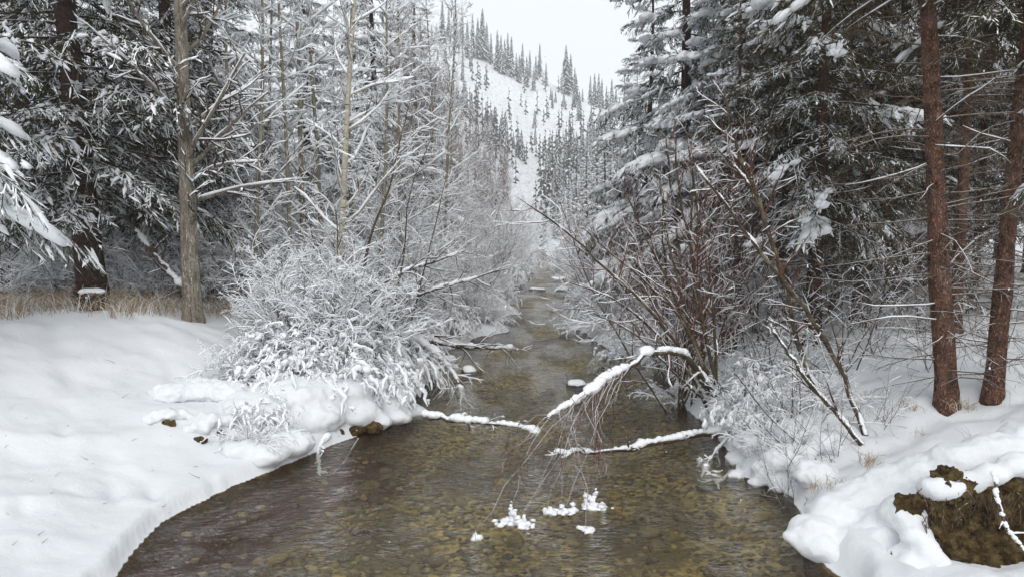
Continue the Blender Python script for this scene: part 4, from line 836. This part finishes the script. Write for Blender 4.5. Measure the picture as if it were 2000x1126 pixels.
def ice(px0, py0, w, h, n):
    c = on_level(px0, py0, 0.012) - base; C, S = [], []
    for q in range(max(3, n // 7)):
        b = c + np.array([rng.normal() * w * 0.6, rng.normal() * w * 0.35, 0]); hh = h * U(0.15, 0.95) * math.exp(-((b - c)[0] / w) ** 2); m = max(2, int(hh / 0.018)); d = rng.normal(size=2) * 0.3
        for k in range(m):
            f = k / m; r = U(0.018, 0.042) * (1 - 0.6 * f); C.append(b + np.array([d[0] * hh * f, d[1] * hh * f, hh * f]) + rng.normal(size=3) * 0.006); S.append([r * U(0.8, 1.6), r * U(0.8, 1.4), r * U(0.6, 1.1)])
    for q in range(n // 2):
        r = U(0.012, 0.032); C.append(c + np.array([rng.normal() * w * 0.75, rng.normal() * w * 0.4, r * 0.4])); S.append([r * 1.4, r * 1.2, r * 0.6])
    obj('ice_clump', mesh('ice_clump', [(*blobs(np.array(C), np.array(S), 7, 4, 0.25), M_SNOW)]), e)
for a in ((1005, 1022, 0.11, 0.26, 70), (1105, 1000, 0.09, 0.14, 40), (1158, 990, 0.10, 0.24, 60), (1072, 1000, 0.03, 0.16, 18), (1145, 1035, 0.05, 0.06, 16), (928, 1050, 0.03, 0.06, 10)): ice(*a)
# logs lying in the water
def zpts(*pts): return [on_level(a, b, z) for a, b, z in pts]
woody('fallen_log', 'snow-topped log jutting from the right bank under the arching branch', 'log', [(zpts((1440, 842, 0.16), (1380, 846, 0.14), (1300, 860, 0.1), (1200, 878, 0.06), (1130, 884, 0.05), (1075, 884, 0.03)), 0.045, 0.016)], M_ALDER, M_TWIG, 7, 3, 0.35, 0.04, -0.22, 'log', leaves=0, twig_snow=0.012, tcover=0.9)
woody('fallen_log', 'short snow-covered log lying in midstream', 'log', [(zpts((832, 812, 0.09), (880, 818, 0.08), (940, 825, 0.07), (1000, 830, 0.05), (1045, 842, 0.0)), 0.045, 0.012)], M_ALDER, M_TWIG, 7, 3, 0.3, 0.045, -0.28, 'log', twig_snow=0.014, tcover=0.9)
woody('snowy_branch', 'snow-crusted twigs dipping into the water below the right-hand log', 'branch', [(px((1425, 850, 9.0), (1390, 890, 8.4), (1370, 930, 7.9)), 0.015, 0.006), (px((1440, 905, 8.3), (1420, 930, 7.8), (1400, 940, 7.7)), 0.012, 0.005)], M_ALDER, M_TWIG, 5, 3, 0.3, 0.022, -0.3, twig_snow=0.013, tcover=0.95)
woody('snowy_branch', 'snow-crusted twig standing in the water below the left-bank hollow', 'branch', [(px((640, 850, 8.9), (622, 880, 8.6), (625, 935, 8.2)), 0.012, 0.006)], M_ALDER, M_TWIG, 4, 2, 0.25, 0.028, -0.4, twig_snow=0.016, tcover=0.95)
woody('bare_stick', 'yellow-brown stick slanting into the water beside the left-bank hollow', 'stick', [(px((700, 855, 8.9), (672, 900, 8.5), (640, 935, 8.2)), 0.013, 0.008)], M_COTTON, snow=0)
# overhanging limbs of the left thicket
woody('overhanging_limb', 'long snow-topped limb reaching from the left thicket over the creek', 'branch', [(px((700, 618, 12.6), (760, 642, 12.9), (830, 662, 13.3), (900, 676, 13.8), (960, 680, 14.2), (1010, 682, 14.6)), 0.06, 0.02), (px((800, 655, 13.1), (855, 690, 12.8), (890, 735, 12.4), (905, 775, 12.2)), 0.025, 0.008), (px((780, 648, 13.0), (830, 690, 12.6), (860, 740, 12.3)), 0.022, 0.008)], M_ALDER, M_TWIG, 13, 5, 0.9, 0.055, -0.35, 'limb', trop=-0.03, twig_snow=0.013, tcover=0.85)
woody('overhanging_limb', 'dark snow-topped limb rising right out of the left thicket', 'branch', [(px((690, 660, 12.2), (770, 600, 12.6), (860, 560, 13.2), (920, 545, 13.6), (1000, 520, 14.2)), 0.04, 0.012), (px((700, 585, 12.4), (790, 530, 12.8), (850, 510, 13.0), (910, 488, 13.3)), 0.035, 0.012), (px((720, 620, 12.4), (800, 560, 13), (900, 600, 13.8)), 0.025, 0.008)], M_ALDER, M_TWIG, 12, 5, 0.9, 0.04, -0.2, 'limb', twig_snow=0.012, tcover=0.8)
woody('dark_stems', 'dark slender stems rising through the left thicket toward the right', 'shrub', [(px((712, 520, 12.0), (730, 440, 12.1), (760, 370, 12.2), (780, 280, 12.3), (800, 200, 12.5)), 0.024, 0.008), (px((800, 640, 12.6), (825, 540, 12.8), (850, 440, 13.0), (875, 330, 13.2)), 0.018, 0.006), (px((770, 600, 12.6), (790, 490, 12.8), (800, 380, 13.0), (850, 250, 13.3)), 0.018, 0.006), (px((655, 545, 11.6), (660, 470, 11.6), (655, 400, 11.6)), 0.014, 0.006)], M_ALDER, M_TWIG, 12, 6, 0.9, 0.012, 0.15, twig_snow=0.01, tcover=0.7)
woody('leaning_dead_trunk', 'snow-topped dead trunk leaning left beside the cottonwood', 'trunk', [(px((362, 566, 12.6), (320, 520, 12.8), (275, 465, 13.0), (232, 405, 13.2)), 0.055, 0.035)], M_DEAD, M_TWIG, 6, 4, 0.6, 0.045, -0.35, 'trunk', twig_snow=0.012)
# alder clump leaning over the creek from the right bank
cl = ground_at(1400, 800)
def fan(*pts): return [cl + np.array([U(-0.15, 0.15), U(-0.15, 0.15), -0.1])] + px(*pts)
woody('alder_clump', 'clump of bare alder stems fanning left over the creek behind the arching branch', 'shrub', [
    (fan((1335, 690, 9.6), (1265, 600, 9.4), (1180, 520, 9.2), (1110, 455, 9.0), (1010, 385, 8.8)), 0.03, 0.008), (fan((1345, 650, 9.7), (1290, 575, 9.7), (1200, 500, 9.7), (1130, 440, 9.6)), 0.026, 0.007),
    (fan((1320, 690, 9.6), (1210, 590, 9.3), (1100, 545, 9.0)), 0.024, 0.006), (fan((1375, 640, 9.9), (1352, 500, 10.1), (1325, 360, 10.3), (1318, 230, 10.4)), 0.032, 0.01),
    (fan((1395, 640, 9.9), (1378, 500, 10.2), (1362, 400, 10.4), (1340, 260, 10.5)), 0.03, 0.009), (fan((1345, 620, 10.0), (1305, 470, 10.2), (1285, 330, 10.3)), 0.026, 0.008),
    (fan((1365, 690, 9.7), (1310, 560, 9.8), (1250, 440, 9.9), (1200, 330, 10.0)), 0.024, 0.007), (fan((1310, 720, 9.6), (1250, 660, 9.3), (1160, 610, 9.0), (1080, 600, 8.8)), 0.018, 0.005)],
    M_ALDER, M_RED_TWIG, 13, 7, 0.85, 0.02, 0.12, trop=0.04, leaves=420, twig_snow=0.009, tcover=0.5)
woody('alder_poles', 'group of upright alder poles in the snow right of the leaning clump', 'shrub', [(px((1372, 735, 11.0), (1368, 600, 11.1), (1350, 470, 11.3), (1355, 300, 11.5)), 0.035, 0.012), (px((1352, 700, 11.6), (1335, 560, 11.7), (1318, 430, 11.8), (1300, 250, 12.0)), 0.035, 0.012), (px((1385, 690, 11.3), (1372, 560, 11.4), (1366, 420, 11.6), (1380, 280, 11.8)), 0.022, 0.008), (px((1300, 690, 12.2), (1303, 560, 12.3), (1290, 420, 12.5)), 0.03, 0.012)], M_ALDER, M_RED_TWIG, 12, 6, 0.9, 0.02, 0.15, leaves=240, twig_snow=0.009, tcover=0.5)
# leaning stems farther right
b0 = ground_at(1690, 850); b1 = ground_at(1684, 868); b2 = ground_at(1612, 780)
woody('leaning_alder', 'long thin stem leaning far left, a line of snow along its back', 'tree', [([b0, at(1640, 720, 7.9), at(1575, 605, 7.8), at(1500, 510, 7.6), at(1440, 430, 7.5), at(1345, 305, 7.3)], 0.034, 0.012)], M_ALDER, M_RED_TWIG, 12, 4, 0.5, 0.018, -0.15, leaves=40, twig_snow=0.009)
woody('leaning_alder', 'stout stem curving up left with snow in its forks', 'tree', [([b2, at(1565, 690, 8.9), at(1535, 560, 8.8), at(1490, 420, 8.7), at(1440, 290, 8.6), at(1410, 170, 8.6)], 0.04, 0.016), (px((1488, 415, 8.7), (1455, 350, 8.6), (1400, 290, 8.5)), 0.02, 0.008)], M_ALDER, M_RED_TWIG, 13, 5, 0.7, 0.022, 0.0, leaves=160, twig_snow=0.01)
woody('leaning_alder', 'low crooked stem bowed under snow at the foot of the leaning stems', 'tree', [([b1, at(1625, 795, 7.5), at(1575, 740, 7.5), at(1535, 680, 7.6), at(1505, 632, 7.7)], 0.032, 0.012)], M_ALDER, M_TWIG, 7, 3, 0.4, 0.026, -0.1, twig_snow=0.01)
woody('bent_twigs', 'dark bent twigs arching left over the right bank snow', 'shrub', [([ground_at(1600, 900), at(1500, 810, 7.9), at(1445, 740, 8.0), at(1400, 690, 8.2)], 0.012, 0.004), ([ground_at(1575, 905), at(1510, 850, 7.7), at(1455, 790, 7.9)], 0.010, 0.003), ([ground_at(1610, 880), at(1540, 800, 7.9), at(1490, 740, 8.1)], 0.009, 0.003), ([ground_at(1560, 890), at(1480, 850, 7.7), at(1440, 800, 7.8)], 0.008, 0.003)], M_ALDER, M_TWIG, 7, 4, 0.4, 0.009, 0.2, twig_snow=0.007, tcover=0.4)

# ------------------------------------------------------------------ rocks, mounds, stump, grass
_t = NT('wet_rock'); _p = _t.n('NewGeometry').outputs['Position']
M_ROCK = _t.done(_t.ramp(_t.noise(_p, 9, 6, 0.65), [(0.3, (0.02, 0.018, 0.015)), (0.7, (0.09, 0.08, 0.065))]), 0.45, _t.bump(_t.noise(_p, 20, 5), 0.5, 0.03), 0.4)
_t = NT('bank_earth'); _p = _t.n('NewGeometry').outputs['Position']
M_EARTH = _t.done(_t.ramp(_t.noise(_p, 13, 7, 0.7), [(0.3, (0.02, 0.014, 0.008)), (0.47, (0.12, 0.078, 0.032)), (0.6, (0.26, 0.18, 0.075)), (0.75, (0.36, 0.28, 0.13))]), 0.9, _t.bump(_t.noise(_p, 34, 7, 0.75), 1.0, 0.08), 0.15)
def remeshed(name, C, S, mat, vox, parent=None, loc=(0, 0, 0), rough=0.1, smooth=6, disp=0.03, dsize=0.15):
    V, Fc = blobs(np.array(C, float), np.array(S, float), 14, 9, rough * 0.3)
    o = obj(name, mesh(name, [(V, Fc, mat)]), parent, loc)
    m = o.modifiers.new('remesh', 'REMESH'); m.mode = 'VOXEL'; m.voxel_size = vox; m.use_smooth_shade = True
    m = o.modifiers.new('smooth', 'SMOOTH'); m.iterations = smooth; m.factor = 0.5
    if mat in (M_SNOW_DEEP, M_EARTH):
        t2 = bpy.data.textures.new(name + '_fine', 'CLOUDS'); t2.noise_scale = 0.035 if mat is M_EARTH else 0.05; t2.noise_depth = 3
        m = o.modifiers.new('grain', 'DISPLACE'); m.texture = t2; m.texture_coords = 'GLOBAL'; m.strength = 0.05 if mat is M_EARTH else 0.022; m.mid_level = 0.5
    tx = bpy.data.textures.new(name, 'CLOUDS'); tx.noise_scale = dsize; tx.noise_depth = 2
    m = o.modifiers.new('lumps', 'DISPLACE'); m.texture = tx; m.texture_coords = 'GLOBAL'; m.strength = disp; m.mid_level = 0.5
    return o
def capped_rock(px0, py0, w, d, h, label, cap=1.0):
    c = on_level(px0, py0, 0.0); e = obj('snow_capped_rock', None, None, c); tag(e, label, 'rock')
    C = np.stack([U(-w * 0.5, w * 0.5, 5), U(-d * 0.5, d * 0.5, 5), U(-0.08, 0.0, 5)], -1); S = np.stack([np.full(5, w * 0.5), np.full(5, d * 0.55), np.full(5, h * 0.9)], -1)
    remeshed('rock', C, S, M_ROCK, 0.03, e, smooth=3, disp=0.06)
    if cap:
        C2 = C.copy(); C2[:, 2] += h * 0.62; S2 = S * np.array([0.86, 0.86, 0.75]) * cap
        remeshed('snow_cap', C2, S2, M_SNOW, 0.03, e, smooth=6)
for a in [(1125, 752, 0.26, 0.18, 0.09, 'flat snow-capped rock in midstream above the arching branch'), (905, 722, 0.3, 0.22, 0.1, 'snow-capped rock near the left bank under the long limb'),
          (1160, 645, 0.5, 0.4, 0.2, 'snowy rock at the right water edge'), (985, 592, 0.5, 0.4, 0.16, 'snowy rock at the left water edge where the creek narrows'), (1048, 566, 0.45, 0.3, 0.1, 'snow-covered rock in the middle of the far creek'),
          (1108, 566, 0.7, 0.5, 0.14, 'dark-footed snowy rock at the right side of the far creek'), (1015, 550, 0.6, 0.6, 0.16, 'farthest snowy rock on the left side of the creek'), (1092, 545, 0.6, 0.5, 0.14, 'farthest snowy rock on the right side of the creek'),
          (930, 640, 0.5, 0.4, 0.16, 'snow-capped rock in the left shallows beyond the long limb'), (1040, 522, 0.8, 0.6, 0.14, 'snow-mounded rock near the vanishing end of the creek')]:
    capped_rock(*a)
for k, (Y, sd, r) in enumerate([(15.2, -1, 0.22), (21.5, -1, 0.3), (17.6, 1, 0.25), (26.0, 1, 0.35)]):
    x = (float(edge_l(Y)) + 0.15) if sd < 0 else (float(edge_r(Y)) - 0.15)
    capped_rock(CX + x / Y * F_PX, 450 + 2.8 / Y * F_PX, r * 1.5, r, U(0.06, 0.09), 'low snow-capped rock by the %s shore, %s one' % (('left', 'right')[sd > 0], ('nearer', 'farther')[k % 2]))
capped_rock(990, 633, 0.22, 0.12, 0.05, 'dark wet stone breaking the surface of the far creek', 0)
# snow pillows of the cut bank, bottom right
pil = [(1590, 1020, 5.9, .2), (1640, 985, 6.1, .28), (1600, 1055, 5.75, .17), (1700, 960, 6.2, .32), (1760, 930, 6.2, .32), (1680, 1040, 5.75, .22), (1730, 1010, 5.8, .24), (1655, 1085, 5.6, .15), (1820, 910, 6.1, .3), (1880, 890, 6.0, .3), (1950, 870, 6.0, .3), (2020, 850, 6.1, .32),
       (1770, 985, 5.6, .2), (1830, 940, 5.5, .15), (1860, 945, 5.42, .1), (1890, 932, 5.5, .13), (1935, 915, 5.5, .13), (1985, 893, 5.5, .14), (2040, 890, 5.5, .15), (1790, 1035, 5.4, .13), (1815, 1065, 5.3, .1), (1780, 1090, 5.3, .12), (1840, 1095, 5.2, .09), (1700, 1090, 5.5, .13), (1760, 1075, 5.45, .12), (2090, 850, 6.0, .3), (2150, 860, 5.9, .3), (1560, 1035, 5.9, .12), (1545, 1040, 5.85, .08)]
ben = [(1850, 1128, 5.2, .12), (1910, 1125, 5.2, .12), (1980, 1128, 5.2, .13), (2060, 1110, 5.3, .18), (1800, 1125, 5.2, .11), (2130, 1110, 5.3, .18), (1895, 1130, 5.1, .2), (2000, 1140, 5.1, .25), (1690, 1118, 5.35, .1)]
C = [at(a, b, Y) - np.array([0, 0, r * 0.35]) for a, b, Y, r in pil + ben]; S = [(r * 1.1, r * 0.95, r * 0.72) for *_, r in pil + ben]
tag(remeshed('snow_bank', C, S, M_SNOW_DEEP, 0.028, smooth=7, disp=0.05, dsize=0.12), kind='structure')
C, S = [], []
for a in range(1770, 2160, 28):
    for b in range(955, 1120, 24):
        if a < 1850 and (b > 1040 or b < 975): continue
        if a < 1800 and b > 1000: continue
        C.append(at(a + U(-10, 10), b + U(-8, 8), 5.56 - 0.0011 * (b - 935) + U(-0.05, 0.04))); r = U(0.08, 0.15); S.append((r * 1.2, r, r * U(0.6, 1)))
for k in range(16):
    C.append(at(U(1705, 1775), U(1075, 1120), 5.58)); r = U(0.04, 0.09); S.append((r, r, r))
for k in range(6):
    C.append(at(U(1615, 1645), U(1035, 1070), 5.84)); r = U(0.04, 0.06); S.append((r, r, r))
tag(remeshed('earth_bank', C, S, M_EARTH, 0.022, smooth=1, disp=0.16, dsize=0.06), kind='structure')
# roots and grass hanging from the cut bank
rp = []
for k in range(260):
    p = at(U(1800, 2080), U(950, 1060), 5.36) if k < 200 else at(U(1700, 1780), U(1075, 1090), 5.42)
    q = p + np.array([U(-0.06, 0.06), U(-0.04, 0.06), -U(0.06, 0.22)]); rp.append(resample([p, (p + q) / 2 + rng.normal(size=3) * 0.02, q], 5))
tag(obj('hanging_roots', mesh('hanging_roots', [(*tubes(np.array(rp), np.linspace(0.004, 0.0015, 5)[None].repeat(len(rp), 0), 3), M_DEAD)])), 'fringe of dead grass and roots hanging from the cut earth bank', 'roots', kind='stuff')
woody('snowy_root', 'snow-covered root hanging across the bare earth at the right edge', 'root', [(px((1940, 925, 5.3), (1950, 980, 5.22), (1966, 1030, 5.2), (2005, 1078, 5.18)), 0.014, 0.008)], M_DEAD, M_TWIG, 3, 0, 0.12, 0.02, -0.5, 'root', twig_snow=0.008)
# snow hummock with dark hollows on the left slope
hm = [(335, 775, .2), (390, 770, .24), (440, 775, .22), (300, 815, .1), (325, 812, .1), (350, 812, .1), (400, 825, .13), (432, 825, .12), (378, 838, .1), (395, 842, .09), (295, 825, .07)]
C, S = [], []
for a, b, r in hm:
    p = ground_at(a, b); C.append(p + np.array([0, 0, r * 0.25])); S.append((r * 1.5, r * 1.2, r * 0.7))
tag(remeshed('snow_mound', C, S, M_SNOW_DEEP, 0.026, smooth=12, disp=0.09, dsize=0.09), 'lumpy snow mound with dark hollows on the left slope', 'mound')
for k, (a, b, r, w) in enumerate([(326, 829, .085, 'largest dark sod patch under the lumpy snow mound'), (387, 861, .08, 'dark sod patch at the lower edge of the lumpy snow mound'), (428, 846, .06, 'small dark sod patch at the right end of the lumpy snow mound')]):
    p = ground_at(a, b)
    tag(remeshed('sod_clump', [(0, 0, r * 0.15), (r * 0.7, 0, r * 0.1)], [(r * 0.8, r * 0.5, r * 0.55)] * 2, M_EARTH, 0.015, None, p, smooth=2, disp=0.04, dsize=0.05), w, 'sod')
# heaped snow along the thicket edge, with the dark hollow
hp = [(470, 880, .16), (520, 890, .18), (560, 870, .22), (600, 820, .3), (560, 780, .36), (640, 770, .4), (700, 750, .4), (750, 780, .3), (790, 805, .2), (680, 810, .28), (500, 800, .3), (730, 825, .18), (770, 815, .17), (620, 700, .45), (680, 690, .45), (540, 710, .35), (810, 812, .1)]
C, S = [], []
for a, b, r in hp:
    p = ground_at(a, b); C.append(p + np.array([0, 0, r * 0.12])); S.append((r * 1.7, r * 1.4, r * 0.75))
tag(remeshed('snow_bank', C, S, M_SNOW_DEEP, 0.035, smooth=16, disp=0.09, dsize=0.16), kind='structure')
C = [on_level(a, b, 0.07) + np.array([0, 0.3, 0]) for a, b in ((600, 868), (640, 860), (680, 852), (720, 846), (500, 905), (480, 915))]
tag(remeshed('earth_bank', C, [(0.15, 0.13, 0.085)] * 4 + [(0.08, 0.08, 0.1)] * 2, M_EARTH, 0.03, smooth=2, disp=0.08, dsize=0.08), kind='structure')
hp = [(1440, 900, .14), (1470, 870, .2), (1500, 920, .17), (1540, 900, .22), (1590, 930, .2), (1560, 850, .25), (1480, 820, .24), (1420, 800, .2), (1530, 790, .25), (1620, 870, .2), (1440, 930, .1), (1480, 945, .1), (1530, 950, .11), (1350, 760, .22), (1300, 720, .2), (1450, 760, .22), (1390, 740, .2)]
C, S = [], []
for a, b, r in hp:
    p = ground_at(a, b); C.append(p + np.array([0, 0, r * 0.15])); S.append((r * 1.3, r * 1.1, r * 0.7))
tag(remeshed('snow_bank', C, S, M_SNOW_DEEP, 0.035, smooth=12, disp=0.12, dsize=0.12), kind='structure')
# stump
p = ground_at(181, 606); e = obj('tree_stump', None, None, p); tag(e, 'low dark tree stump with a flat cap of snow before the big spruce', 'stump')
z = np.array([-0.2, 0, 0.08, 0.2, 0.3]); P = np.stack([0 * z, 0 * z, z], -1)[None]
V, Fc = tubes(P, np.array([[0.25, 0.22, 0.17, 0.155, 0.15]]), 12); V = V * (1 + 0.05 * rng.normal(size=(len(V), 1)) * np.array([1, 1, 0]))
obj('stump', mesh('stump', [(V, Fc, M_SPRUCE_BARK_DARK)]), e)
remeshed('snow_cap', [(0, 0, 0.31), (0.05, 0.02, 0.31), (-0.06, 0, 0.31)], [(0.15, 0.15, 0.055)] * 3, M_SNOW, 0.015, e, disp=0.02)
# dry grass behind the slope
_t = NT('dry_grass'); _i = _t.n('NewGeometry').outputs['Random Per Island']
M_GRASS = _t.done(_t.ramp(_i, [(0, (0.22, 0.15, 0.085)), (0.5, (0.42, 0.31, 0.19)), (0.72, (0.55, 0.45, 0.32)), (0.8, (0.85, 0.86, 0.87))]), 0.8)
gp = []
def tuft(p, n, h, sp):
    for k in range(n):
        b = p + np.array([rng.normal() * sp, rng.normal() * sp, 0]); d = np.array([rng.normal() * 0.35, rng.normal() * 0.35, 1.0]) * h * U(0.5, 1.2)
        gp.append([b, b + d * 0.55, b + d + np.array([d[0], d[1], -0.25 * h]) * 0.6])
for k in range(110):
    a = U(-30, 360) if k < 92 else U(395, 470); b = (622 if a < 60 else 608) + U(-26, 2) + (8 if a > 200 else 0); tuft(ground_at(a, b) - np.array([0, 0, 0.03]), 18, U(0.22, 0.45), 0.14)
G = np.array(gp)
tag(obj('dry_grass', mesh('dry_grass', [(*tubes(G, np.array([[0.004, 0.0035, 0.001]]).repeat(len(G), 0), 3), M_GRASS)], smooth=False)), 'tan dry grass poking through snow at the foot of the big spruce', 'grass', kind='stuff')
gp = []
for a, b, n in [(1790, 800, 40), (1760, 790, 25), (1860, 800, 40), (1890, 800, 30), (1640, 955, 40), (1700, 905, 50), (1710, 915, 40), (1600, 960, 25), (1920, 870, 15), (1690, 770, 20), (1500, 740, 30), (1460, 720, 30), (1550, 860, 30), (1800, 850, 15)]:
    tuft(ground_at(a, b), n, U(0.08, 0.16), 0.06)
G = np.array(gp)
tag(obj('dead_grass', mesh('dead_grass', [(*tubes(G, np.array([[0.0025, 0.002, 0.0008]]).repeat(len(G), 0), 3), M_GRASS)], smooth=False)), 'thin dead grass stalks sticking out of the right-bank snow', 'grass', kind='stuff')

# ------------------------------------------------------------------ falling snow and the hazy air
n = 1100
Y = 1.8 + 22 * rng.random(n) ** 1.3; X = U(-0.85, 0.85, n) * (Y + 2); Z = 0.05 + (0.6 * Y + 4) * rng.random(n)
r = U(0.0022, 0.0048, n)
V, Fs = blobs(np.stack([X, Y, Z], -1), np.stack([r * U(0.7, 1.2, n), r * U(0.7, 1.2, n), r * U(1.0, 2.2, n)], -1), 5, 3, 0.3)
tag(obj('falling_snow', mesh('falling_snow', [(V, Fs, M_SNOW)])), 'scattered snowflakes drifting down through the air', 'snowflakes', kind='stuff')
hz = bpy.data.materials.new('haze'); hz.use_nodes = True; ht = hz.node_tree; ht.nodes.clear()
ho = ht.nodes.new('ShaderNodeOutputMaterial'); pv = ht.nodes.new('ShaderNodeVolumePrincipled')
pv.inputs['Color'].default_value = (0.96, 0.97, 0.985, 1); pv.inputs['Density'].default_value = 0.0012; pv.inputs['Anisotropy'].default_value = 0.0
ht.links.new(pv.outputs[0], ho.inputs['Volume'])
bx = np.array([[x, y, z] for x in (-960, 960) for y in (-960, 960) for z in (-3, 190)], float)
bf = np.array([[0, 1, 3, 2], [4, 6, 7, 5], [0, 4, 5, 1], [2, 3, 7, 6], [0, 2, 6, 4], [1, 5, 7, 3]])
tag(obj('haze', mesh('haze', [(bx, bf, hz)], smooth=False)), 'pale snowy haze filling the valley', 'haze', kind='stuff')

lit = []
for k in range(150):
    p = ground_at(U(0, 420), U(640, 1090)) if k < 55 else ground_at(U(1420, 1990), U(700, 1000))
    a = U(0, 6.28); L = 0.03 + 0.16 * rng.random() ** 2; d = np.array([math.cos(a) * L, math.sin(a) * L, L * U(-0.1, 0.7)])
    lit.append([p - [0, 0, 0.004], p + d * 0.5 + rng.normal(size=3) * 0.006, p + d])
tag(obj('twig_litter', mesh('twig_litter', [(*tubes(np.array(lit), np.array([[0.003, 0.0025, 0.001]]).repeat(len(lit), 0), 3), M_TWIG)])), 'small dark twigs and stalks scattered over the snow', 'twigs', kind='stuff')
for o in COL.objects:
    if o.parent is not None and o.name.split('.')[0] in ('snow_load', 'twigs', 'dead_leaves', 'dead_limbs', 'side_twigs', 'trailing_twigs', 'ice_clump'): o['kind'] = 'stuff'
